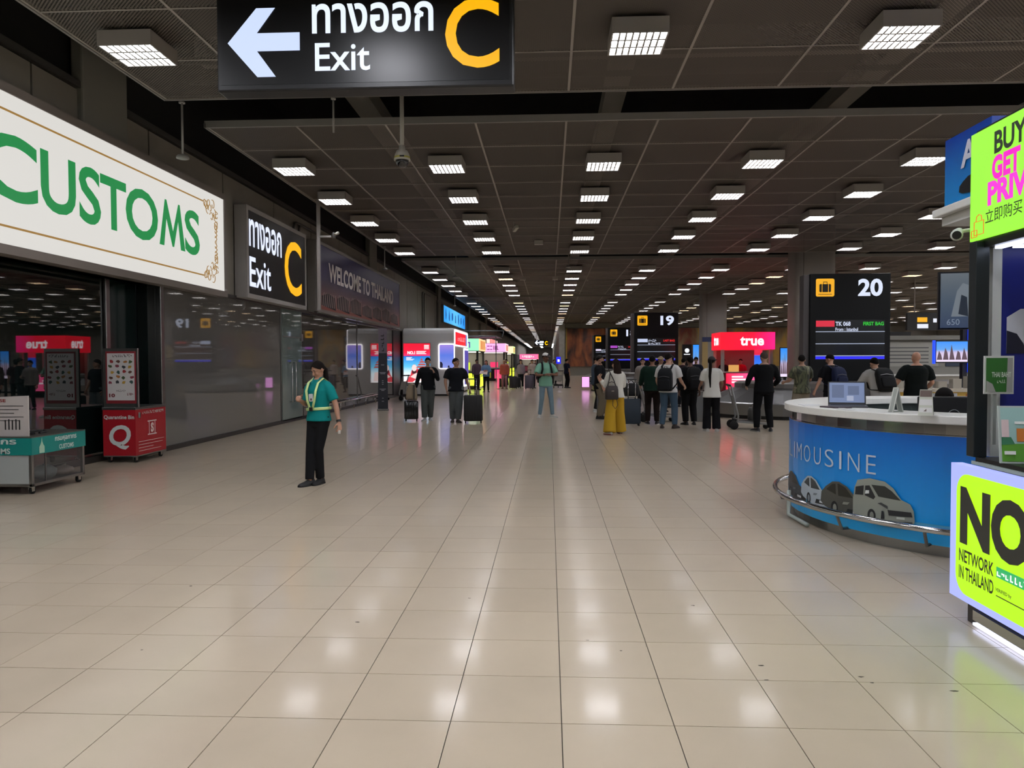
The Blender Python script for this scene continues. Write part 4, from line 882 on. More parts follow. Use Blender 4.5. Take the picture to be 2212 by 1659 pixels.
def tent(label, x, y, rz, w, h, d, solid):
    t = thing('tent_card', label, 'card', (x, y, 1.17), rz)
    if solid:
        for sgn, nm in ((-1, 'front_card'), (1, 'back_card')):
            mb = MB(); mb.add([(-w, sgn*d, 0), (w, sgn*d, 0), (w*.8, 0, h), (-w*.8, 0, h), (-w, sgn*(d-.004), 0), (w, sgn*(d-.004), 0), (w*.8, -sgn*.004, h), (-w*.8, -sgn*.004, h)], [(0, 1, 2, 3), (7, 6, 5, 4), (0, 4, 5, 1), (1, 5, 6, 2), (2, 6, 7, 3), (3, 7, 4, 0)]); mb.build(nm, hexm('#c4c8b8', .6), t)
        mb = MB()
        for k, (a, b) in enumerate(((.12, .3), (.4, .62))):
            f = lambda z: -d*(1-z/h)-.0015
            mb.add([(-w*.85, f(a*h), a*h), (w*.85, f(a*h), a*h), (w*.8, f(b*h), b*h), (-w*.8, f(b*h), b*h)], [(0, 1, 2, 3)])
        mb.build('print', hexm('#d8d8d4', .6), t); mb = MB(); f = lambda z: -d*(1-z/h)-.002
        mb.add([(-w*.8, f(.72*h), .72*h), (w*.8, f(.72*h), .72*h), (w*.75, f(.97*h), .97*h), (-w*.75, f(.97*h), .97*h)], [(0, 1, 2, 3)]); mb.add([(-w*.3, f(.16*h), .16*h), (w*.1, f(.16*h), .16*h), (w*.1, f(.26*h), .26*h)], [(0, 1, 2)]); mb.build('photo_print', hexm('#6a5a52', .6), t)
    else:
        mb = MB(); mb.tube([(0, -d, .004), (0, 0, h), (0, d, .004), (0, -d, .004)], .006, 6); mb.tube([(-w, -d, .004), (-w, 0, h), (-w, d, .004)], .006, 6); mb.tube([(-w, 0, h), (0, 0, h)], .006, 6); mb.build('edge', hexm('#c8ccc4', .5), t)
        MB().add([(-w, -d, .003), (0, -d, .003), (0, 0, h), (-w, 0, h)], [(0, 1, 2, 3)]).add([(-w, d, .003), (0, d, .003), (0, 0, h), (-w, 0, h)], [(3, 2, 1, 0)]).build('card', M('card_grey', '#9a9f98', .5), t)
tent('white tent card seen edge on between laptop and monitor', 2.99, 6.7, 1.95-PI/2+PI/2, .05, .21, .055, False)
tent('printed calendar tent card beside the black monitor', 3.08, 6.32, -.5, .055, .21, .05, True)
t = thing('paper_stack', 'dark folder and loose white papers by the laptop', 'papers', (2.72, 7.3, 1.17)); MB().obox((0, 0, .006), (.16, .24, .012), Matrix.Rotation(.4, 3, 'Z')).build('folder', hexm('#3a3038', .5), t); MB().obox((.0, -.22, .002), (.1, .18, .004), Matrix.Rotation(.2, 3, 'Z')).obox((-.08, .42, .002), (.2, .3, .004), Matrix.Rotation(-.1, 3, 'Z')).build('paper', hexm('#c8c8c8', .6), t)
t = thing('monitor', 'black monitor seen from behind on the counter desk', 'monitor', (3.68, 7.0, .76), -.1)
MB().box(-.32, 0, .13, .34, .045, .53).build('case', M('monitor_black', '#111213', .5), t, bevel=.012); MB().box(-.05, .01, .02, .05, .04, .2).build('stand', BLK, t); MB().box(-.13, -.08, 0, .13, .14, .02).build('foot', BLK, t)
mb = MB(); mb.tube([(-.02+.05*math.cos(i*.3307), -.004, .36+.05*math.sin(i*.3307)) for i in range(20)], .0035, 5); mb.box(-.055, -.005, .352, .015, -.002, .368); mb.build('logo', hexm('#8d9294', .3), t)
# canopy sign above the counter
t = thing('limousine_canopy', 'blue limousine sign box on a white canopy over the counter', 'sign', (4.1, 6.2, 0)); A = ab(t)
MB().box(3.44, 6.05, 2.89, 5.4, 7.0, 2.96).build('canopy_slab', WHT, t, bevel=.01, loc=A); MB().box(3.5, 6.1, 2.81, 5.3, 6.94, 2.89).build('canopy_base', hexm('#b8b8b2', .5), t, loc=A)
MB().box(3.5, 6.2, 2.96, 5.3, 6.9, 3.55).build('sign_box', grad_mat('canopy_blue_print', [(0, '#1488d0'), (1, '#0c3a9c')], 'Z', 0), t, loc=A)
MB().text('A', (3.494, 6.63, 3.24), (0, -1, 0), UPZ, .24, .22, 0, .03, .003).build('lettering', hexm('#c8ccd8', .4), t, loc=A)
mb = MB(); mb.poly([(.05+x*.5, y*.16) for x, y in CARB], (3.493, 6.7, 3.0), (0, -1, 0), UPZ, 0, .003); mb.build('car_print', hexm('#15181c', .4), t, loc=A)
for px, py in ((4.9, 6.3), (4.35, 6.0+.12), (3.78, 6.2)): MB().box(px-.03, py-.03, 1.17, px+.03, py+.03, 2.81).build('post', DARK, t, loc=A)
# small hanging screen with the 650 print
t = thing('price_screen', 'grey blue photo screen with 650 print behind the yellow kiosk', 'screen', (3.3, 6.05, 1.86), -.18)
MB().box(-.25, 0, 0, .24, .03, .45).build('bezel', BLK, t); MB().box(-.235, -.004, .012, .225, 0, .438).build('screen', grad_mat('photo_screen', [(0, '#3a4f74'), (.45, '#566a80'), (1, '#7c8790')], 'Z', .42), t)
mb = MB(); mb.poly([(-.16, .1), (-.12, .3), (-.08, .36), (.0, .33), (.02, .2), (-.02, .1)], (0, -.006, 0), RTX, UPZ, 0, .001); mb.poly([(.05, .14), (.08, .3), (.14, .36), (.2, .28), (.18, .12)], (0, -.006, 0), RTX, UPZ, 0, .001); mb.build('figure_print', lit('#8f9aa4', .45), t); mb = MB(); mb.poly([(-.11, .12), (-.09, .27), (-.05, .25), (-.04, .1)], (0, -.008, 0), RTX, UPZ, 0, .001); mb.poly([(.1, .2), (.12, .34), (.2, .36), (.16, .2)], (0, -.008, 0), RTX, UPZ, 0, .001); mb.build('figure_dark_print', lit('#22303f', .4), t)
MB().text('650', (-.19, -.006, .035), RTX, UPZ, .09, .045, 0, 0, .002).build('lettering', lit('#9aa8bc', .5), t); MB().box(.2, .03, .15, .42, .06, .2).build('arm', DARK, t)

# ================================================================ yellow-green kiosk at the right edge
t = thing('lime_kiosk', 'black telecom kiosk with lime lit panels at the right edge', 'kiosk', (2.6, 4.0, 0)); A = ab(t)
KB = M('kiosk_black', '#131415', .35); KD = M('kiosk_dark_steel', '#2c3234', .3, .4)
MB().box(2.6, 3.0, .0, 4.4, 4.78, .14).build('plinth', KB, t, loc=A); MB().box(2.66, 3.0, .14, 4.35, 4.72, 1.0).build('base_body', KB, t, loc=A)
MB().box(2.585, 3.0, .985, 4.4, 4.74, 1.005).build('counter_glass', M('counter_glass', '#9aa8a2', .1), t, loc=A); MB().box(2.6, 3.0, 1.005, 4.4, 4.72, 1.03).build('counter_top', KB, t, loc=A)
for px, py in ((2.575, 4.70), (2.575, 3.05), (4.25, 4.70), (4.25, 3.05)): MB().box(px, py, 1.03, px+.08, py+.08, 2.34).build('post', KD if px < 3 else KB, t, loc=A, bevel=.004)
MB().box(2.62, 3.0, 2.3, 4.4, 4.8, 3.02).build('sign_box', KB, t, loc=A); MB().box(2.6, 2.95, 2.35, 2.62, 4.82, 3.0).build('lime_sign', lit('#9cf23c', .95), t, loc=A)
yl = lambda y: (2.594, y, 0)
def stxt(s, y0, y1, z0, z1, mat, bold, nm): MB().text(s, (2.598, y0, z0), (0, -1, 0), UPZ, y0-y1, z1-z0, 0, bold, .002).build(nm, mat, t, loc=A)
stxt('BUY', 4.57, 4.27, 2.82, 2.95, lit('#0c2a10', .5), .03, 'dark_lettering'); stxt('GET N', 4.59, 4.18, 2.67, 2.81, lit('#f010c0', 1.0), .05, 'pink_lettering'); stxt('PRIVIL', 4.63, 4.12, 2.53, 2.67, lit('#f030d0', 1.0), .05, 'pink_lettering'); stxt('立即购买', 4.65, 4.3, 2.43, 2.51, lit('#0c2a10', .5), .004, 'dark_lettering'); stxt('享', 4.27, 4.19, 2.44, 2.52, lit('#0c2a10', .5), .004, 'dark_lettering')
mb = MB(); 
for pts in ([(4.77, 2.38), (4.77, 2.46), (4.67, 2.46), (4.67, 2.38), (4.77, 2.38)], [(4.8, 2.37), (4.8, 2.41), (4.74, 2.41), (4.74, 2.37), (4.8, 2.37)], [(4.75, 2.46), (4.745, 2.49), (4.72, 2.5), (4.695, 2.49), (4.69, 2.46)]): mb.tube([(2.598, a, b) for a, b in pts], .0025, 5)
mb.build('bag_print', lit('#f06a20', .9), t, loc=A)
MB().box(2.66, 3.1, 2.285, 2.7, 4.66, 2.3).box(2.75, 4.6, 2.285, 4.2, 4.64, 2.3).build('led_strip', lit('#dfe6ff', 3.0), t, loc=A)
# lower lightbox
PANELW = lit('#aab4ff', .95); LIME = lit('#b4f408', 1.0)
MB().slab([(0, 0), (1.9, 0), (1.9, .84), (0, .84)], (2.56, 4.92, .13), (0, -1, 0), UPZ, .07).build('lightbox', PANELW, t, loc=A)
MB().slab(rrect(.075, .045, 1.82, .79, .12, 6), (2.556, 4.92, .13), (0, -1, 0), UPZ, .005).build('lime_panel', LIME, t, loc=A)
def ptxt(s, u0, u1, z0, z1, mat, bold, nm): MB().text(s, (2.553, 4.92-u0, .13+z0), (0, -1, 0), UPZ, u1-u0, z1-z0, 0, bold, .003).build(nm, mat, t, loc=A)
INK = lit('#0c1a08', .25)
ptxt('NO', .13, .82, .355, .715, INK, .05, 'big_lettering'); ptxt('NETWORK', .125, .49, .245, .325, INK, .02, 'lettering'); ptxt('IN THAILAND', .125, .49, .14, .22, INK, .02, 'lettering')
MB().slab([(.51, .25), (1.0, .25), (1.0, .31), (.51, .31)], (2.554, 4.92, .13), (0, -1, 0), UPZ, .003).build('green_tag', lit('#18b060', .9), t, loc=A); MB().scrib((2.55, 4.92-.525, .13+.262), (0, -1, 0), UPZ, .4, .038, 10, 0, .003).build('tag_scribble', lit('#ffffff', 1.0), t, loc=A); ptxt('VERIFIED by', .51, .66, .165, .19, INK, .02, 'small_lettering'); MB().slab([(.51, .14), (1.0, .14), (1.0, .145), (.51, .145)], (2.554, 4.92, .13), (0, -1, 0), UPZ, .002).build('rule_line', INK, t, loc=A)
MB().box(2.575, 3.0, .04, 2.605, 4.68, .1).build('chrome_skirting', CHROME, t, loc=A); MB().box(2.565, 3.0, .015, 2.6, 4.66, .03).build('base_led', lit('#cfd8ff', 2.5), t, loc=A)
# inside of the kiosk
MB().box(2.75, 4.74, 1.03, 4.3, 4.77, 2.3).build('blue_back_panel', hexm('#12207c', .4), t, loc=A); MB().box(2.69, 4.73, 1.03, 2.745, 4.77, 2.3).build('white_column', hexm('#c4c9c6', .4), t, loc=A)
mb = MB(); mb.poly([(0, .0), (.0, .22), (.08, .27), (.3, .28), (.3, 0)], (2.78, 4.737, 1.66), RTX, UPZ, 0, .001); mb.build('cloud_print', hexm('#c8ccd4', .5), t, loc=A); mb = MB(); mb.poly([(0, 0), (0, .14), (.06, .12), (.1, .06), (.12, 0)], (2.78, 4.735, 1.66), RTX, UPZ, 0, .001); mb.build('dark_print', hexm('#10142a', .5), t, loc=A)
# leaflet holder and rate card
t = thing('leaflet_stand', 'illustrated green and blue leaflet in a clear stand on the kiosk counter', 'leaflet', (2.72, 4.42, 1.03), -.1)
MB().slab([(-.14, 0), (.16, 0), (.16, .33), (-.14, .33)], (0, 0, 0), RTX, (0, .12, .99), .012).build('holder', M('clear_acrylic', '#b8c4c0', .1), t)
PR_ = ((('sky_print', '#9ec4c0', [(-.13, .01), (.15, .01), (.15, .32), (-.13, .32)])), ('grass_print', '#5c9a34', [(-.13, .01), (.15, .01), (.15, .1), (.05, .115), (-.13, .11)]), ('tree_print', '#2a6a48', [(.07, .105), (.15, .1), (.15, .16), (.1, .17)]), ('tree_print', '#3a7a58', [(-.13, .105), (-.06, .11), (-.08, .15), (-.13, .15)]), ('card_print', '#c87a34', [(-.05, .125), (.05, .125), (.05, .2), (-.05, .2)]), ('building_print', '#d8c4c4', [(-.13, .15), (-.09, .15), (-.09, .25), (-.13, .25)]), ('text_print', '#e8ece8', [(-.06, .225), (.06, .225), (.06, .24), (-.06, .24)]), ('text_print', '#e8ece8', [(-.12, .05), (-.06, .05), (-.06, .07), (-.12, .07)]), ('text_print', '#e8ece8', [(0, .05), (.12, .05), (.12, .06), (0, .06)]))
for i, (nm, c, pts) in enumerate(PR_): MB().poly(pts, (0, 0, 0), RTX, (0, .12, .99), 0, .0012*(i+1)).build(nm, hexm(c, .4), t)
t = thing('rate_card', 'small green currency rate card in a white frame on the kiosk post', 'card', (2.65, 4.84, 1.42)); A = ab(t)
MB().slab([(-.085, 0), (.085, 0), (.085, .225), (-.085, .225)], (0, -.26, .0), RTX, UPZ, .01).build('frame', hexm('#c8ccc8', .4), t); MB().slab([(-.075, .012), (.075, .012), (.075, .213), (-.075, .213)], (0, -.262, 0), RTX, UPZ, .003).build('face', hexm('#2f6a2c', .4), t)
MB().slab([(-.01, 0), (.01, 0), (.01, -.3), (-.01, -.3)], (-.02, -.255, 0), RTX, UPZ, .01).build('stem', hexm('#8a8f8c', .3), t)
MB().text('THAI BAHT', (-.045, -.264, .1), RTX, UPZ, .11, .03, 0, .02, .002).scrib((-.015, -.264, .065), RTX, UPZ, .05, .02, 5).build('lettering', hexm('#c8d4c4', .5), t); mb = MB(); mb.poly([(-.075, .012), (-.02, .012), (-.04, .06), (-.075, .08)], (0, -.264, 0), RTX, UPZ, 0, .001); mb.poly([(.04, .012), (.075, .012), (.075, .213), (.045, .213)], (0, -.264, 0), RTX, UPZ, 0, .001); mb.build('banknote_print', hexm('#9a9c98', .5), t)
# bullet camera on the kiosk
t = thing('bullet_camera', 'white bullet camera fixed beside the lime kiosk sign', 'camera', (2.56, 4.86, 2.4))
MB().tube([(.06, 0, .03), (-.02, 0, .02)], .012, 8).build('bracket', CREAM, t); MB().tube([(.01, .03, .025), (-.03, -.03, .005), (-.06, -.08, -.012), (-.065, -.09, -.014)], [.026, .031, .035, .035], 16).build('camera_body', M('camera_white2', '#c4c6c2', .4), t, True); MB().tube([(-.065, -.09, -.014), (-.067, -.094, -.015)], .026, 12).build('lens', BLK, t)
# ================================================================ people
TOR = [(.80,.140,.110,.0),(.90,.166,.125,.006),(1.0,.158,.115,0),(1.08,.148,.108,-.002),(1.2,.158,.116,-.005),(1.31,.172,.118,0),(1.38,.160,.098,.008),(1.43,.105,.078,.012),(1.48,.058,.060,.008)]
def ell(z, rx, ry, yo, n=20): return [Vector((rx*math.cos(2*PI*k/n), yo+ry*math.sin(2*PI*k/n), z)) for k in range(n)]
def vn(v): return Vector(v).normalized()
def hand_mb(w, d, n, side, curl=.5, vox=.0065):
    d = vn(d); n = Vector(n); n = (n-d*n.dot(d)).normalized(); s = d.cross(n)*side; mb = MB()
    mb.tube([w-d*.03, w+d*.01, w+d*.05, w+d*.092], [(.026, .019), (.031, .017), (.041, .015), (.038, .013)], 12, round_ends=True, up=s)
    for k, (o, L) in enumerate(((.031, .066), (.011, .075), (-.010, .070), (-.030, .055))):
        p = w+d*.09+s*o; pts = [p-d*.02]; a = .15*curl
        for j, f in enumerate((.45, .32, .25)):
            a += curl*.75; dd = d*math.cos(a)+n*math.sin(a); p = p+dd*L*f; pts.append(p)
        mb.tube(pts, [.0105, .0098, .0088, .0078], 8, round_ends=True)
    p = w+d*.028+s*.028; t1 = (d*.55+s*.75+n*.3*(1+curl)).normalized(); t2 = (d*.85+s*.2+n*.5*(1+curl)).normalized()
    mb.tube([p-t1*.015, p+t1*.035, p+t1*.035+t2*.03, p+t1*.035+t2*.05], [.015, .0125, .0105, .009], 8, round_ends=True)
    return remesh(mb, vox, 1)
def person(label, loc, rz, H=1.7, b=1.0, skin='#a57a62', hair='short', hcol='#15110f', top='tee', tcol='#1a1b1e', bot='reg', bcol='#2a2a2c', shoe='#1a1a1a', sole=None,
           L=((.16,0,-1),(.08,-.15,-1)), R=((-.16,0,-1),(-.08,-.15,-1)), feet=((.11,0),(-.11,0)), head=(0,0), lean=0., hem=.84, q=1.0, curl=(.5,.5), female=False, hat=None, hip=.90, seat=False, mats=None, toe=.25, faces=True):
    t = thing('person', label, 'person', (loc[0], loc[1], loc[2] if len(loc) > 2 else 0), rz); sc = H/1.70; t.scale = (sc, sc, sc)
    SK = hexm(skin, .55); ca, sa = math.cos(lean), math.sin(lean)
    def up(p):
        p = Vector(p); y, z = p.y, p.z-.92; return Vector((p.x, y*ca-z*sa, .92+y*sa+z*ca)) if p.z > .92 else p
    shw = .168*b if female else .185*b
    tor = [(z, rx*b*(.95 if female else 1)*(1.06 if female and z < 1 else 1), ry*b, yo) for z, rx, ry, yo in TOR]
    arms = []
    for sg, A in ((1, L), (-1, R)):
        s0 = up((sg*shw, .008, 1.375)); e = s0+vn(A[0])*.285; w = e+vn(A[1])*.245; arms.append((sg, s0, e, w, vn(A[0]), vn(A[1])))
    legs = []
    for sg, f in ((1, feet[0]), (-1, feet[1])):
        h0 = Vector((sg*.088*b, 0, hip)); lift = f[2] if len(f) > 2 else 0; an = Vector((f[0], f[1], .085+lift)); d = an-h0; D = min(d.length, .829); mid = h0+d*.505
        hh = math.sqrt(max(0, .415**2-(D/2)**2)); kn = mid+Vector((0, -1, 0))*hh; legs.append((sg, h0, kn, an))
    # body
    mb = MB(); mb.loft([[up(p) for p in ell(z, rx, ry, yo)] for z, rx, ry, yo in tor])
    for sg, s0, e, w, ud, fd in arms:
        mb.tube([s0+Vector((-sg*.05, 0, .0)), s0, s0.lerp(e, .45), e, e.lerp(w, .3), w], [.05*b, .052*b, .045*b, .037*b, .039*b, .026], 12, round_ends=True)
    for sg, h0, kn, an in legs: mb.tube([h0+Vector((0, 0, .04)), h0.lerp(kn, .5), kn, kn.lerp(an, .35), an], [.085*b, .07*b, .05*b, .05*b, .034], 12, round_ends=True)
    body = remesh(mb, .017*q, 2)
    hc = up((0, -.012, 1.595)); HR = Matrix.Rotation(head[0], 3, 'Z') @ Matrix.Rotation(head[1], 3, 'X')
    hp = lambda x, y, z: hc+HR @ Vector((x, y, z))
    hm = MB(); hm.ball(hp(0, .012, .015), (.074, .093, .092), 18, rot=HR); hm.ball(hp(0, -.028, -.048), (.054, .058, .062), 16, rot=HR); hm.ball(hp(0, -.06, -.088), (.026, .024, .022), 10, rot=HR)
    hm.tube([hp(0, -.078, .018), hp(0, -.096, -.012), hp(0, -.103, -.028)], [.008, .011, .014], 8, round_ends=True)
    hm.ball(hp(0, -.083, -.058), (.022, .012, .011), 10, rot=HR)
    for sg in (-1, 1):
        hm.ball(hp(sg*.076, .012, -.008), (.011, .02, .032), 10, rot=HR); hm.ball(hp(sg*.032, -.066, -.03), (.024, .022, .022), 10, rot=HR); hm.ball(hp(sg*.03, -.077, .026), (.02, .012, .009), 8, rot=HR)
    hm.tube([up((0, .012, 1.42)), up((0, .006, 1.49)), hp(0, .015, -.05)], [.06, .05, .05], 14)
    body.v, hb = body.v, remesh(hm, .0075*(q if q > 1.3 else 1), 2)
    body.add(hb.v, hb.f)
    for (sg, s0, e, w, ud, fd), cu in zip(arms, curl):
        nn = Vector((-sg, 0, 0)) if abs(fd.x) < .7 else Vector((0, .3, -1)); g = hand_mb(w, fd, nn, -1 if sg > 0 else 1, cu, .0065*(1.4 if q > 1.3 else 1)); body.add(g.v, g.f)
    body.build('body', SK, t, True)
    if faces:
        ey = MB(); 
        for sg in (-1, 1): ey.ball(hp(sg*.031, -.083, .008), (.013, .006, .006), 8, rot=HR)
        ey.build('eyes', hexm('#1c1513', .3), t, True); br = MB()
        for sg in (-1, 1): br.tube([hp(sg*.014, -.089, .03), hp(sg*.032, -.088, .035), hp(sg*.048, -.078, .03)], .0042, 5)
        br.build('eyebrows', hexm(hcol, .7), t); MB().ball(hp(0, -.094, -.06), (.02, .004, .006), 8, rot=HR).build('mouth', hexm('#7a4440', .5), t, True)
    # trousers
    ra, rk, rt = {'reg': (.062, .072, .098), 'slim': (.052, .064, .092), 'wide': (.15, .125, .112), 'flare': (.1, .085, .1), 'loose': (.075, .085, .105), 'shorts': (.095, .095, .105)}[bot]
    mb = MB(); mb.loft([[up(p) for p in ell(z, rx+.012, ry+.012, yo)] for z, rx, ry, yo in tor[:4]])
    for sg, h0, kn, an in legs:
        if bot == 'shorts': mb.tube([h0+Vector((0, 0, .05)), h0.lerp(kn, .5), kn+Vector((0, 0, .03))], [rt*b, rt*b, rk*b], 14)
        else: mb.tube([h0+Vector((0, 0, .05)), h0.lerp(kn, .5), kn, kn.lerp(an, .5), an-Vector((0, 0, .03 if bot in ('wide', 'flare') else .0))], [rt*b, (rt+rk)/2*b, rk*b, (rk+ra)/2*b, ra], 16)
    remesh(mb, .015*q, 3).build('trousers', (mats or {}).get('bot') or hexm(bcol, .85, spec=.15), t, True)
    # shoes
    for sg, h0, kn, an in legs:
        y = an.y; x = an.x; z = an.z-.085; tw = sg*toe; RT = Matrix.Rotation(tw, 3, 'Z')
        prof = [(.085, .026, .05), (.075, .034, .085), (.03, .038, .1), (-.03, .042, .085), (-.09, .047, .062), (-.14, .046, .05), (-.175, .034, .04), (-.19, .016, .03)]
        rings = [[Vector((x, y, z))+RT @ Vector((hw*math.cos(k*PI/7), yy, max(.0, .004+ht*math.sin(k*PI/7)))) for k in range(8)] for yy, hw, ht in prof]
        s = MB().loft(rings).build('shoe', hexm(shoe, .6), t, True)
        so = MB(); rr = [(yy, hw+.004) for yy, hw, ht in prof]; so.loft([[Vector((x, y, z))+RT @ Vector((a, yy, c)) for a, c in ((-hw, 0), (hw, 0), (hw, .022), (-hw, .022))] for yy, hw in rr]); so.build('sole', hexm(sole or shoe, .6), s)
    # top
    ex = {'tee': .02, 'polo': .02, 'long': .022, 'jacket': .035, 'blouse': .03}[top]
    mb = MB(); rg = [(z, rx, ry, yo) for z, rx, ry, yo in tor if z > hem+.02 and z < 1.45]
    z0 = [q_ for q_ in tor if q_[0] <= hem+.02][-1]; fl_ = .02 if top in ('blouse', 'jacket', 'tee') else .008
    rg = [(hem, max(z0[1], rg[0][1])+fl_, max(z0[2], rg[0][2])+fl_, rg[0][3])]+rg
    mb.loft([[up(p) for p in ell(z, rx+ex*(1 if z < 1.4 else .6), ry+ex*(1.15 if z < 1.4 else .6), yo)] for z, rx, ry, yo in rg]+[[up(p) for p in ell(1.46, .07, .066, .008)]])
    for sg, s0, e, w, ud, fd in arms:
        if top in ('tee', 'polo'): pts = [s0+Vector((-sg*.1, 0, .035)), s0+Vector((-sg*.03, 0, .004)), s0.lerp(e, .2), s0.lerp(e, .5), s0.lerp(e, .78)]; rr = [.05*b, .068*b, .073*b, .072*b, .073*b]
        elif top == 'blouse': pts = [s0+Vector((-sg*.1, 0, .035)), s0+Vector((-sg*.03, 0, .004)), s0.lerp(e, .2), s0.lerp(e, .5), e, e.lerp(w, .6)]; rr = [.05*b, .068*b, .073*b, .072*b, .07*b, .066]
        else: g = .012 if top == 'jacket' else 0; pts = [s0+Vector((-sg*.1, 0, .035)), s0+Vector((-sg*.03, 0, .004)), s0.lerp(e, .2), s0.lerp(e, .5), e, e.lerp(w, .4), e.lerp(w, .93)]; rr = [.05*b+g, .066*b+g, .068*b+g, .06*b+g, .054*b+g, .052*b+g, .04+g]
        mb.tube(pts, rr, 14, round_ends=False)
    sh = remesh(mb, .0145*q, 3).build('jacket' if top == 'jacket' else 'shirt', (mats or {}).get('top') or hexm(tcol, .85, spec=.15), t, True)
    if top == 'polo':
        c = MB()
        for sg in (-1, 1): c.add([up((sg*.01, -.085, 1.40)), up((sg*.055, -.09, 1.41)), up((sg*.075, -.02, 1.475)), up((sg*.06, .03, 1.50)), up((sg*.05, -.03, 1.485))], [(0, 1, 2, 3, 4)])
        c.build('collar', hexm(tcol, .8), sh)
    # hair / hat
    HM = hexm(hcol, .85, spec=.12); K = 1.07
    def shell(bf, bs, bb, k=K, lumps=0.):
        rings = []; n = 24
        for i in range(9):
            tt = i/7 if i < 8 else 1; ring = []
            for j in range(n):
                az = 2*PI*j/n; c = math.cos(az)
                bnd = bs+(bf-bs)*max(0, c)**1.5+(bb-bs)*max(0, -c)**1.2; el = math.radians(89-(89-bnd)*tt); kk = (k if i < 8 else .93)
                ring.append(hp(.077*kk*math.cos(el)*math.sin(az), .012-.096*kk*math.cos(el)*math.cos(az), .017+.097*kk*math.sin(el)))
            rings.append(ring)
        return MB().loft(rings)
    if hair != 'bald':
        mb = shell(28, -2, -38) if hair == 'short' else shell(38, -10, -40, 1.08)
        if hair == 'bun': mb.ball(hp(0, .115, .06), (.04, .035, .045), 12)
        if hair in ('ponytail', 'lowpony'):
            ln = .62 if hair == 'ponytail' else .3; p0 = hp(0, .1, .03 if hair == 'ponytail' else -.02)
            mb.tube([p0, p0+Vector((0, .04, -.03)), p0+Vector((0, .055, -.15)), p0+Vector((.01, .05, -ln*.6)), p0+Vector((.0, .055, -ln))], [.028, .034, .036, .032, .012], 10, round_ends=True)
        if hair == 'long':
            p0 = hp(0, .03, -.02); mb.tube([p0+Vector((0, .02, .06)), p0+Vector((0, .045, -.06)), p0+Vector((.005, .075, -.18)), p0+Vector((.02, .085, -.30)), p0+Vector((.03, .08, -.40))], [(.075, .05), (.09, .055), (.1, .045), (.085, .04), (.04, .02)], 14, up=(1, 0, 0), round_ends=True)
        mb.build('hair', HM, t, True)
        if hair == 'short' and faces == 'beard':
            MB().ball(hp(0, -.045, -.072), (.055, .052, .04), 14, rot=HR).build('beard', HM, t, True)
    if hat:
        hcl, kind, br = hat
        mb = shell(20, 12, 4, 1.15); h_ = mb.build('cap' if kind == 'cap' else 'hat', hexm(hcl, .8), t, True)
        bm_ = MB()
        if kind == 'cap':
            pts = [(-.075, -.07), (-.07, -.12), (-.045, -.155), (0, -.168), (.045, -.155), (.07, -.12), (.075, -.07)]; bm_.loft([[hp(x, y, .052-.12*(abs(y)-.07)+zz) for x, y in pts] for zz in (0, .008)])
        else:
            bm_.loft([[hp(r*math.cos(2*PI*k/24), .01+r*1.1*math.sin(2*PI*k/24), z) for k in range(24)] for r, z in ((.085, .05), (.15, .035), (.15, .042), (.085, .058))])
        bm_.build('brim', hexm(br, .8), h_, True)
    t['_'] = 0; del t['_']
    return t, up, hp, arms, legs
def backpack(label, pt, col='#101113', w=.32, h=.46, d=.17, straps=True, b=1.0, up=None, zc=1.16, accent='#5a5a5c'):
    """sits on a person's back: same place and heading as the wearer"""
    t = thing('backpack', label, 'backpack', pt.location, pt.rotation_euler.z); t.scale = pt.scale; m = hexm(col, .7, spec=.2); up = up or (lambda p: Vector(p)); y0 = .135*b+.02
    rings = []
    for z, k, dd in ((-.5, .8, .8), (-.46, .96, .96), (-.1, 1, 1), (.25, .95, .9), (.42, .78, .7), (.5, .5, .45)): rings.append([up((w/2*k*x, y0+(d*dd)*y, zc+h*z)) for x, y in [(p[0], p[1]) for p in rrect(-1, 0, 1, 1, .28, 3)]])
    MB().loft(rings).build('bag', m, t, True)
    rings = [[up((w*.4*k*x, y0+d*.95+.045*y, zc-h*.22+h*.22*z)) for x, y in rrect(-1, 0, 1, 1, .3, 3)] for z, k in ((-1, .85), (-.8, 1), (.7, 1), (1, .85))]
    MB().loft(rings).build('pocket', m, t, True)
    MB().tube([up((-w*.36, y0+d*.97, zc+h*.1)), up((0, y0+d*1.0, zc+h*.14)), up((w*.36, y0+d*.97, zc+h*.1))], .005, 5).build('zip', hexm(accent, .4), t)
    MB().tube([up((-.03, y0+.03, zc+h*.49)), up((-.03, y0+.03, zc+h*.55)), up((.03, y0+.03, zc+h*.55)), up((.03, y0+.03, zc+h*.49))], .008, 6).build('grab_loop', m, t)
    if straps:
        for sg in (-1, 1):
            x = sg*.105*b
            MB().tube([up((x*.8, y0+.01, zc+h*.4)), up((x, .09*b, 1.42)), up((x, .0, 1.462)), up((x*1.05, -.09*b, 1.41)), up((x*1.15, -.145*b-.01, 1.28)), up((x*1.45, -.1*b-.02, 1.12)), up((x*1.75, .02, 1.02)), up((x*1.3, y0, zc-h*.42))], [(.026, .008)]*8, 8, up=(1, 0, 0)).build('strap', m, t, True)
    return t
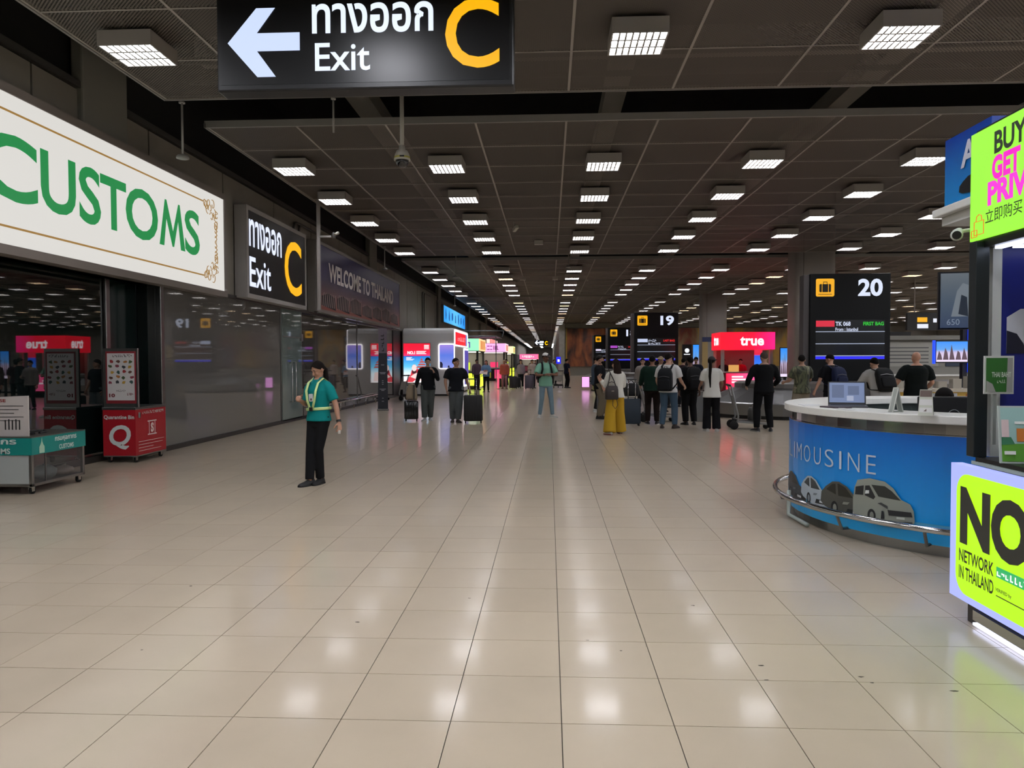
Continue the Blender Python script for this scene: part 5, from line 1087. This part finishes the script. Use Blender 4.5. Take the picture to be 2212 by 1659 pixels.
def suitcase(label, x, y, rz, w, h, d, col, ext=.4, rough=.35, ribs=5, group=None):
    t = thing('suitcase', label, 'suitcase', (x, y, 0), rz, group); m = hexm(col, rough); z0 = .055
    pr = rrect(-w/2, -d/2, w/2, d/2, min(w, d)*.22, 4); rings = []
    for z, k in ((z0, .9), (z0+.025, 1), (z0+h-.03, 1), (z0+h, .9)): rings.append([(px*k, py*k, z) for px, py in pr])
    MB().loft(rings).build('shell', m, t, True)
    for k in range(ribs): xx = -w*.36+w*.72*k/(ribs-1) if ribs > 1 else 0; MB().box(xx-.008, -d/2-.006, z0+.05, xx+.008, -d/2+.01, z0+h-.06).build('rib', m, t, bevel=.004)
    for a in (-1, 1):
        for b in (-1, 1):
            px, py = a*(w/2-.045), b*(d/2-.04); wh = MB(); wh.box(px-.016, py-.016, .03, px+.016, py+.016, z0+.01)
            wh.loft([[(px+s, py+.028*math.cos(2*PI*k/12), .028+.028*math.sin(2*PI*k/12)) for k in range(12)] for s in (-.014, .014)]); wh.build('wheel', RUB, t)
    MB().tube([(-.09, 0, z0+h), (-.08, 0, z0+h+.03), (.08, 0, z0+h+.03), (.09, 0, z0+h)], .01, 6).build('carry_grip', BLK, t, True)
    if ext:
        for a in (-.09, .09): MB().tube([(a, d*.28, z0+h-.01), (a, d*.28, z0+h+ext)], .011, 8).build('handle_rod', CHROME, t, True)
        MB().tube([(-.11, d*.28, z0+h+ext), (.11, d*.28, z0+h+ext)], .016, 8, round_ends=True).build('handle_grip', BLK, t, True)
    return t
def trolley(label, x, y, rz, group=None):
    t = thing('luggage_trolley', label, 'trolley', (x, y, 0), rz); g = M('trolley_grey', '#8d8f8e', .4, .5)
    for sx in (-.25, .25): MB().tube([(sx, .0, .16), (sx, -.04, .3), (sx*1.04, .12, 1.0), (sx*1.04, .16, 1.04)], .022, 8).build('upright', g, t, True)
    MB().tube([(-.29, .16, 1.04), (.29, .16, 1.04)], .026, 8, round_ends=True).build('push_bar', BLK, t, True)
    MB().obox((0, .02, .62), (.46, .02, .34), Matrix.Rotation(-.2, 3, 'X')).build('back_plate', g, t)
    MB().add([(-.25, 0, .2), (.25, 0, .2), (.2, -.78, .13), (-.2, -.78, .13), (-.25, 0, .165), (.25, 0, .165), (.2, -.78, .1), (-.2, -.78, .1)], [(0, 1, 2, 3), (7, 6, 5, 4), (0, 4, 5, 1), (1, 5, 6, 2), (2, 6, 7, 3), (3, 7, 4, 0)]).build('deck', g, t)
    for k in range(3): MB().box(-.16+.14*k, -.7, .185-.03*0, -.12+.14*k, -.05, .2).build('deck_slat', DSTEEL, t)
    MB().box(-.26, -.02, .14, .26, .04, .24).build('bumper', RUB, t)
    for px, py, r in ((-.27, .06, .1), (.27, .06, .1), (0, -.7, .06)):
        wl_ = MB(); wl_.loft([[(px+s, py+rr*math.cos(2*PI*k/16), r+rr*math.sin(2*PI*k/16)) for k in range(16)] for s, rr in ((-.022, r*.8), (-.016, r), (.016, r), (.022, r*.8))]); wl_.build('wheel', RUB, t, True)
    return t
def gbag(name, label, cat, loc, rz, w, h, d, col, strap=None):
    t = thing(name, label, cat, loc, rz); m = hexm(col, .55)
    rings = [[(x*k, y*k, z*h) for x, y in rrect(-w/2, -d/2, w/2, d/2, d*.35, 3)] for z, k in ((0, .88), (.06, 1), (.7, .97), (.95, .85), (1, .7))]
    MB().loft(rings).build('bag', m, t, True); MB().tube([(-w*.3, 0, h*.95), (-w*.25, 0, h*1.2), (0, 0, h*1.3), (w*.25, 0, h*1.2), (w*.3, 0, h*.95)], .009, 6).build('handle', m, t, True)
    MB().box(-.03, -d/2-.006, h*.6, .03, -d/2+.006, h*.66).build('clasp', CHROME, t)
    if strap: MB().tube(strap, (.012), 6).build('strap', m, t, True)
    return t
# ---------------------------------------------------------------- staff member walking at the left
HV = hexm('#c9e39a', .5); CLIP = BLK
t, up, hp, arms, legs = person('woman in teal polo with pale reflective harness walking, looking down', (-3.06, 9.87), -.42, 1.62, .98, '#a87d66', 'lowpony', '#16110f', 'polo', '#0d7a78', 'reg', '#141416', '#0e0e0f',
    L=((.42,.1,-1),(.3,-.1,-1)), R=((-.2,-.0,-1),(.28,-.85,.3)), feet=((.03,-.02,.0),(.0,-.2,.0)), head=(-.2,.5), hem=.88, curl=(.7,1.0), female=True, q=.85, toe=.15)
def strap_on(pts, w=.021): return MB().tube([up(p) for p in pts], [(w, .006)]*len(pts), 8, up=(1, 0, 0))
hv = strap_on([(.085, .085, 1.43), (.085, .0, 1.475), (.085, -.105, 1.415), (.082, -.155, 1.30), (.055, -.155, 1.16), (.02, -.150, 1.055)]).build('harness_strap', HV, t, True)
strap_on([(-.085, .085, 1.43), (-.085, .0, 1.475), (-.085, -.105, 1.415), (-.085, -.155, 1.30), (-.065, -.155, 1.16), (-.025, -.150, 1.055)]).build('harness_strap', HV, t, True)
MB().tube([up((.2*math.cos(a)*.93, .002+.142*math.sin(a), 1.05+.012*math.cos(a))) for a in [2*PI*i/24 for i in range(25)]], [(.02, .006)]*25, 8, up=(0, 0, 1)).build('harness_belt', HV, t, True)
MB().obox(up((0, -.158, 1.05)), (.06, .02, .055)).build('buckle', BLK, t, bevel=.008)
MB().slab(rrect(-.035, -.052, .035, .052, .01), up((.0, -.158, 1.21)), (1, 0, .08), (-.08, 0, 1), .006).build('name_badge', hexm('#c9ced2', .4), t); MB().slab(rrect(-.014, -.03, .014, .0, .005), up((.004, -.160, 1.2)), (1, 0, .08), (-.08, 0, 1), .002).build('badge_photo', hexm('#5a4a4c', .5), t)
sg, s0, e, w, ud, fd = arms[0]
MB().tube([w-fd*.025, w+fd*.005], .034, 12).build('wrist_watch', BLK, t)
c = thing('paper_cup', 'small white cup in the teal polo woman hand', 'cup', t.matrix_world @ Vector((0, 0, 0)))
bpy.context.view_layer.update()
c.location = t.matrix_world @ (w+fd*.125+Vector((-.02, -.0, -.01))); MB().lathe([(.018, -.035), (.024, .03), (.02, .03)], n=14).build('cup_body', hexm('#c9c6c0', .5), c, True)
# ---------------------------------------------------------------- two men walking with suitcases
person('man in black long sleeve shirt and grey trousers touching his face', (-3.33, 20.6), .1, 1.72, 1.08, '#b08a74', 'short', '#121110', 'long', '#14161a', 'loose', '#4c5150', '#b4b6b4', '#d0d0ce',
    L=((.28,-.35,-1),(-.5,-.45,1.0)), R=((-.3,.12,-1),(-.22,-.3,-1)), feet=((.05,.1),(-.09,-.12)), head=(.12,.1), hem=.83, curl=(.6,1.1))
suitcase('small glossy black spinner suitcase with a beige coat on its handle', -3.75, 20.35, .15, .38, .5, .24, '#0b0b0c', .42, .18)
t = thing('beige_coat', 'beige coat hanging over the small suitcase handle', 'coat', (-3.75, 20.35, .56)); mb = MB().loft([[(x*k, y*k+.06, z) for x, y in rrect(-.16, -.07, .16, .07, .05, 3)] for z, k in ((0, .9), (.1, 1), (.3, .85), (.42, .6), (.47, .3))]); mb.build('cloth', hexm('#8a7c68', .9), t, True); MB().box(.06, -.04, .03, .1, .0, .42).build('lapel', hexm('#4a443c', .9), t)
person('man in black tee and grey trousers looking to the right', (-2.48, 20.0), .25, 1.70, 1.12, '#a8806a', 'short', '#2a2320', 'tee', '#15171c', 'loose', '#53585a', '#3a332f', '#2a2522',
    L=((.32,.1,-1),(.3,-.25,-1)), R=((-.3,-.05,-1),(.12,-.2,-1)), feet=((.04,-.1),(-.08,.1)), head=(.75,.05), hem=.82, curl=(1.1,.4))
suitcase('large plain black suitcase pulled by the man in black tee', -2.0, 19.75, .12, .50, .68, .30, '#101011', .42, .6)
# ---------------------------------------------------------------- man with crossed arms
JEAN = M('faded_denim', '#6f8796', .85, noise=.25, nscale=6.)
t, up, hp, arms, legs = person('tall man in mint polo and faded jeans with crossed arms', (-.1, 21.65), .25, 1.84, 1.0, '#7a5340', 'short', '#141110', 'polo', '#7fb39c', 'slim', '#6f8796', '#c9c9c2', '#e0e0da',
    L=((.42,-.42,-1),(-1.0,-.52,.12)), R=((-.42,-.42,-1),(1.0,-.62,.02)), feet=((.17,-.06),(-.15,.05)), head=(.35,.18), hem=.83, curl=(.3,.3), hat=('#d0ccc8', 'cap', '#3a2a26'), mats={'bot': JEAN}, toe=.45)
MB().poly(disc(0, 0, .028, .022), hp(0, -.112, .082), (1, 0, 0), (0, .3, 1), 0, .002).build('cap_badge', hexm('#2a2a2c', .5), t)
MB().tube([arms[1][3]-arms[1][5]*.03, arms[1][3]+arms[1][5]*.0], .031, 12).build('wrist_watch', BLK, t)
backpack('black backpack worn by the man in the mint polo', t, '#121417', .34, .5, .17, True, 1.0, up)
# ---------------------------------------------------------------- woman in mustard trousers
t, up, hp, arms, legs = person('woman in white blouse and wide mustard trousers seen from behind', (1.47, 16.72), PI+.35, 1.65, .98, '#b48c74', 'long', '#241a16', 'blouse', '#d2d0c6', 'wide', '#b8922a', '#b8b4b0', '#7a2a2a',
    L=((.3,-.25,-1),(.1,-.9,.75)), R=((-.2,-.3,-1),(-.05,-1,.2)), feet=((.19,.08),(-.17,-.14)), head=(.2,.0), hem=.84, female=True, curl=(.6,.6))
t = gbag('shoulder_bag', 'dark brown leather shoulder bag on the woman in mustard trousers', 'bag', (1.36, 16.46, .78), .32, .3, .3, .11, '#2c2422', [(-.1, 0, .28), (-.05, .03, .42), (.02, .13, .58), (.0, .2, .68), (.02, .13, .58), (.06, .03, .42), (.1, 0, .28)])
MB().tube([(.1, -.03, .02), (.12, -.05, -.12), (.06, -.05, -.2), (0, -.05, -.12), (.02, -.03, .02)], .007, 6).build('strap_loop', hexm('#2c2422', .55), t, True)
# ---------------------------------------------------------------- group by the belt
person('man in slate blue jacket and black trousers standing sideways', (1.5, 24.0), PI/2+.2, 1.77, 1.05, '#a8836c', 'short', '#1a1614', 'jacket', '#3c4856', 'reg', '#1c1d1e', '#c0c0bc', '#d8d8d4', head=(.2,.1), q=1.2)
person('bearded man in black polo and beige trousers facing right', (1.42, 21.2), PI/2-.25, 1.77, 1.1, '#b58a74', 'short', '#17120f', 'polo', '#121317', 'loose', '#6f6656', '#101010', None, L=((.2,-.1,-1),(.1,-.4,-1)), R=((-.22,-.1,-1),(-.1,-.5,-1)), head=(.1,-.08), hem=.8, hat=('#17130f', 'cap', '#17130f'), faces='beard')
t = thing('document', 'beige folder held by the bearded man', 'folder', (1.6, 20.98, .74), .6); MB().slab([(-.13, 0), (.13, .04), (.1, .2), (-.12, .2)], (0, 0, 0), RTX, UPZ, .012).build('cover', hexm('#8f8478', .7), t); MB().box(-.1, -.006, .06, .08, -.002, .07).build('line_print', hexm('#4a443c', .7), t)
suitcase('grey upright suitcase beside the bearded man', 1.62, 22.6, .3, .36, .55, .24, '#4c4c50', 0, .5)
suitcase('navy suitcase with long extended handle behind mustard trousers', 2.05, 18.9, PI, .44, .62, .27, '#1c2b38', .48, .55)
t = thing('luggage_bag', 'black holdall resting on the navy suitcase', 'bag', (2.05, 19.0, .74)); MB().loft([[(x*k, y*k, z) for x, y in rrect(-.2, -.12, .2, .12, .08, 3)] for z, k in ((0, .9), (.05, 1), (.25, .95), (.32, .7))]).build('bag', hexm('#17171a', .8), t, True); MB().tube([(-.1, 0, .3), (0, 0, .4), (.1, 0, .3)], .012, 6).build('handle', BLK, t)
person('woman in grey jacket facing the viewer behind the suitcase', (3.1, 25.2), -.1, 1.7, 1.0, '#b08a76', 'short', '#15110f', 'jacket', '#837b76', 'reg', '#17171a', '#18181a', None, L=((.2,-.3,-1),(-.3,-.9,.1)), head=(0,.1), q=1.3, female=True)
person('man in dark green jacket and brown trousers seen from behind', (2.62, 19.3), PI-.1, 1.74, 1.1, '#8a6450', 'short', '#100e0d', 'jacket', '#152a22', 'reg', '#241c1a', '#1c1a1c', '#c4c4c0', L=((.2,-.3,-1),(.1,-.8,-.5)), R=((-.24,-.3,-1),(-.05,-.9,-.3)), head=(-.15,.1))
WT_, up, hp, arms, legs = person('man in white tee and blue jeans seen from behind', (2.85, 18.2), PI-.45, 1.79, 1.1, '#b58e78', 'short', '#1a1513', 'tee', '#cfcfce', 'reg', '#43586b', '#2a1f1a', None, L=((.24,-.1,-1),(.1,-.75,-.6)), R=((-.24,-.15,-1),(-.1,-.8,-.5)), feet=((.14,.02),(-.14,-.04)), head=(-.25,.1), hem=.82)
backpack('black leather backpack worn by the man in white tee', WT_, '#14161a', .34, .52, .17, True, 1.1, up, 1.12)
person('person in tan bucket hat among the waiting crowd', (3.55, 24.2), .3, 1.74, 1.0, '#a8836c', 'short', '#17120f', 'jacket', '#4a3a36', 'reg', '#202022', '#202022', None, hat=('#8f7a5c', 'hat', '#8f7a5c'), head=(.2,.1), q=1.4)
person('man in black cap and dark top behind the white tee man', (4.2, 26.2), PI+.5, 1.78, 1.05, '#b08a74', 'short', '#15110f', 'long', '#1c1a1e', 'reg', '#1c1c20', '#17171a', None, hat=('#101012', 'cap', '#101012'), q=1.4)
person('person in maroon top bending toward the belt', (4.65, 26.6), PI-.5, 1.72, 1.0, '#a07a66', 'short', '#100e0d', 'tee', '#2c181c', 'reg', '#1a1a1e', '#1a1a1e', None, lean=.2, q=1.4)
person('man in navy tee standing by the far belt edge', (5.3, 27.5), -.6, 1.74, 1.02, '#a07a66', 'short', '#120f0e', 'tee', '#151a28', 'reg', '#1a1a1e', '#1a1a1e', None, L=((.2,-.3,-1),(-.2,-.9,-.2)), q=1.4, head=(.3,.25))
P_, up, hp, arms, legs = person('woman in white tee and black flared trousers with long ponytail', (3.72, 17.45), PI-.1, 1.70, 1.02, '#8a6450', 'ponytail', '#100d0c', 'tee', '#c8c8c2', 'flare', '#111114', '#b8b8b4', None, L=((.2,-.2,-1),(.1,-.9,-.4)), R=((-.2,-.2,-1),(-.1,-.9,-.4)), head=(-.5,.08), hem=.78, female=True, hat=('#17171b', 'cap', '#17171b'))
D_, up, hp, arms, legs = person('person in black hoodie left of the ponytail woman', (3.55, 19.2), PI+.2, 1.72, 1.08, '#6a4a3c', 'short', '#0f0d0c', 'jacket', '#141418', 'loose', '#141416', '#141416', None, q=1.2)
backpack('big black backpack worn by the person in the black hoodie', D_, '#0d0d0f', .38, .55, .22, True, 1.08, up)
trolley('grey luggage trolley right of the ponytail woman', 4.42, 18.15, PI/2-.1)
t = gbag('travel_bag', 'small grey travel bag on the trolley by the ponytail woman', 'bag', (4.86, 18.12, .21), .2, .3, .3, .2, '#4a4a48')
person('man in black jumper and black trousers standing with his back turned', (4.88, 17.4), PI+.05, 1.80, 1.15, '#b08c78', 'short', '#4a3f38', 'long', '#0d0e11', 'reg', '#0f1013', '#14141a', '#8a8a86', L=((.42,-.12,-1),(-.1,-.85,-.55)), R=((-.42,-.12,-1),(.1,-.85,-.55)), feet=((.15,0),(-.15,0)), head=(0,.15), hem=.84, toe=.35)
CAMO = mural_mat('camo_print', ['#15170f', '#5c6144', '#1d2218', '#7d7d5c', '#23301f'], 6., .6)
person('man in green camouflage shirt and pale shorts at the belt', (6.12, 18.6), PI+.25, 1.74, 1.08, '#a9836c', 'short', '#120f0d', 'tee', '#4a5038', 'shorts', '#8a8272', '#17171a', None, L=((.25,-.3,-1),(.0,-.9,-.2)), R=((-.25,-.3,-1),(.0,-.9,-.3)), head=(-.45,.05), mats={'top': CAMO}, hem=.8)
N_, up, hp, arms, legs = person('man in black tee with head bowed by board 20', (6.7, 18.2), PI+.35, 1.76, 1.1, '#b58c78', 'short', '#15110f', 'tee', '#101116', 'reg', '#15151a', '#15151a', None, L=((.3,-.1,-1),(.2,-.4,-1)), head=(.35,.35), lean=.12)
backpack('navy backpack worn by the man with bowed head', N_, '#141c38', .34, .5, .18, True, 1.1, up, 1.14)
G_, up, hp, arms, legs = person('person in pale grey hoodie leaning over the service desk', (6.55, 15.2), PI+.1, 1.72, 1.05, '#a9836c', 'short', '#100e0d', 'jacket', '#9a9894', 'reg', '#2a2c30', '#1a1a1c', None, L=((.45,-.5,-1),(-.1,-1,-.3)), R=((-.45,-.5,-1),(.1,-1,-.3)), lean=.42, head=(0,.35))
backpack('black backpack with white logo on the leaning person', G_, '#0f1012', .34, .48, .17, True, 1.05, up, 1.16, '#c8c8c8')
person('bald man in loose black tee standing at the right', (7.4, 15.6), PI+.05, 1.78, 1.22, '#b88a72', 'bald', '#5a4a40', 'tee', '#0c1211', 'reg', '#15151a', '#15151a', None, L=((.45,-.15,-1),(.1,-.8,-.5)), R=((-.4,-.15,-1),(0,-.8,-.5)), hem=.8)
person('dark haired clerk seated low behind the black monitor', (3.95, 7.75, -.33), .05, 1.66, .95, '#b38c78', 'longback', '#0f0c0b', 'blouse', '#3a4452', 'reg', '#1a1a1e', '#1a1a1e', None, head=(0,.5), female=True, feet=((.11,-.0),(-.11,0)))
# ---------------------------------------------------------------- farther people down the hall
person('woman in light blue jacket holding papers in the distance', (-3.3, 39.5), .05, 1.66, 1.0, '#b0806c', 'long', '#2a1c18', 'jacket', '#5f86a8', 'slim', '#17181c', '#3a2c28', None, L=((.2,-.3,-1),(-.6,-.8,.1)), R=((-.2,-.3,-1),(.4,-.9,.1)), female=True, q=1.5)
t = thing('paper_sheet', 'pale paper sheet held by the woman in light blue', 'paper', (-3.42, 39.1, .98)); MB().slab([(-.2, 0), (.2, -.06), (.22, .14), (-.16, .18)], (0, 0, 0), RTX, (0, .5, .8), .01).build('sheet', hexm('#d8cfd0', .7), t); MB().box(-.1, -.004, .05, .1, 0, .055).build('line_print', hexm('#8a8288', .7), t)
person('person in orange jacket and pink top in the distance', (-2.62, 44.2), -.05, 1.68, 1.05, '#b07e70', 'short', '#8a7460', 'jacket', '#a8584a', 'reg', '#8c6a72', '#6a4a4c', None, hat=('#b8a08c', 'cap', '#b8a08c'), q=1.5)
suitcase('black suitcase beside the person in orange jacket', -2.1, 44.0, .1, .46, .68, .3, '#17171a', .3, .5)
t, up, hp, arms, legs = person('woman in lilac grey shirt with backpack straps in the distance', (-1.7, 45.6), 0, 1.68, 1.0, '#b08a7c', 'long', '#17120f', 'long', '#8d8390', 'reg', '#1c2028', '#c8c8c8', None, q=1.5, female=True)
suitcase('dark tilted suitcase before the lilac shirt woman', -1.95, 45.0, .5, .48, .6, .3, '#0f1418', .0, .5)
t2, up2, hp2, arms2, legs2 = person('person in pale cream top with heavy bags left of the mint polo man', (-1.0, 45.0), .3, 1.7, 1.05, '#a8836c', 'short', '#17120f', 'long', '#b0a49c', 'reg', '#20222a', '#1a1a1c', None, q=1.5)
suitcase('tall violet grey suitcase left of the mint polo man', -1.15, 43.6, -.1, .5, .75, .3, '#4a4654', .3, .5)
person('man in white tee walking past the green shop', (-2.75, 48.5), -.5, 1.74, 1.0, '#a07a66', 'short', '#100e0d', 'tee', '#c0bab4', 'reg', '#2a2a30', '#c8c8c8', None, q=1.6)
gbag('hand_bag', 'black duffel bag carried beside the white tee walker', 'bag', (-3.0, 47.9, 0), .2, .55, .45, .3, '#101114')
person('man in plum shirt at the green kiosk counter', (-4.1, 42.6), .5, 1.72, 1.05, '#7a5a4c', 'short', '#120f0d', 'long', '#584858', 'reg', '#2a2430', '#1a1a1c', None, q=1.5)
person('man in navy uniform tee with a trolley in the distance', (1.05, 45.3), PI/2+.6, 1.74, 1.05, '#a07a66', 'short', '#100e0d', 'tee', '#14182a', 'reg', '#0f0f12', '#15151a', None, L=((.2,-.3,-1),(.0,-.8,-.5)), q=1.5)
trolley('grey trolley left of the man in navy uniform', .55, 45.0, PI)
trolley('grey luggage trolley parked before the grey kiosk', -6.1, 31.2, -PI/2-.3)
trolley('empty silver trolley behind the dark green jacket man', 2.55, 20.3, PI/2)
person('shop assistant in red polo behind the red kiosk counter', (8.7, 34.75), -.4, 1.68, 1.0, '#b08a74', 'short', '#120f0d', 'polo', '#c02030', 'reg', '#1a1a1e', '#1a1a1e', None, q=1.6)
person('person in black top inside the red kiosk at left', (8.05, 35.3), .4, 1.68, 1.0, '#a07a66', 'short', '#120f0d', 'tee', '#1c1c20', 'reg', '#1a1a1e', '#1a1a1e', None, q=1.6)
person('traveller in grey top beyond the mint polo man', (.35, 52), .6, 1.72, 1.0, '#a8836c', 'short', '#15110f', 'long', '#6a6260', 'reg', '#20222a', '#1a1a1c', None, q=1.7)
person('clerk in white shirt behind the far service counter', (12.6, 30.9), .2, 1.66, 1.0, '#a07a66', 'short', '#120f0d', 'long', '#a8a49c', 'reg', '#1a1a1e', '#1a1a1e', None, q=1.6)
for k, (x, y, c) in enumerate(((-2.3, 60, '#3a3a44'), (-1.2, 66, '#6a5a58'), (-.3, 72, '#2a3040'), (-1.9, 80, '#7a7268'))):
    person(('traveller in charcoal top far down the corridor', 'traveller in dusty pink top far down the corridor', 'traveller in dark blue top far down the corridor', 'traveller in khaki top farthest down the corridor')[k], (x, y), random.uniform(-.5, .5), 1.7, 1.0, '#a07a66', 'short', '#120f0d', 'long', c, 'reg', '#20222a', '#1a1a1c', None, q=2.0)
t = thing('blue_sign_post', 'small glowing blue sign on a post by the stone pier', 'sign', (.75, 60, 0)); MB().tube([(0, 0, 0), (0, 0, 1.5)], .04, 8).build('post', GRYF, t); MB().box(-.18, -.05, 1.4, .18, .05, 1.95).build('face', lit('#1a22e8', 1.2), t); MB().box(-.08, -.06, 1.55, .08, -.05, 1.75).build('symbol', lit('#e8ecff', 1.3), t); MB().box(-.2, -.2, 0, .2, .2, .03).build('foot', BLK, t)

bpy.data.scenes.remove(TMP)
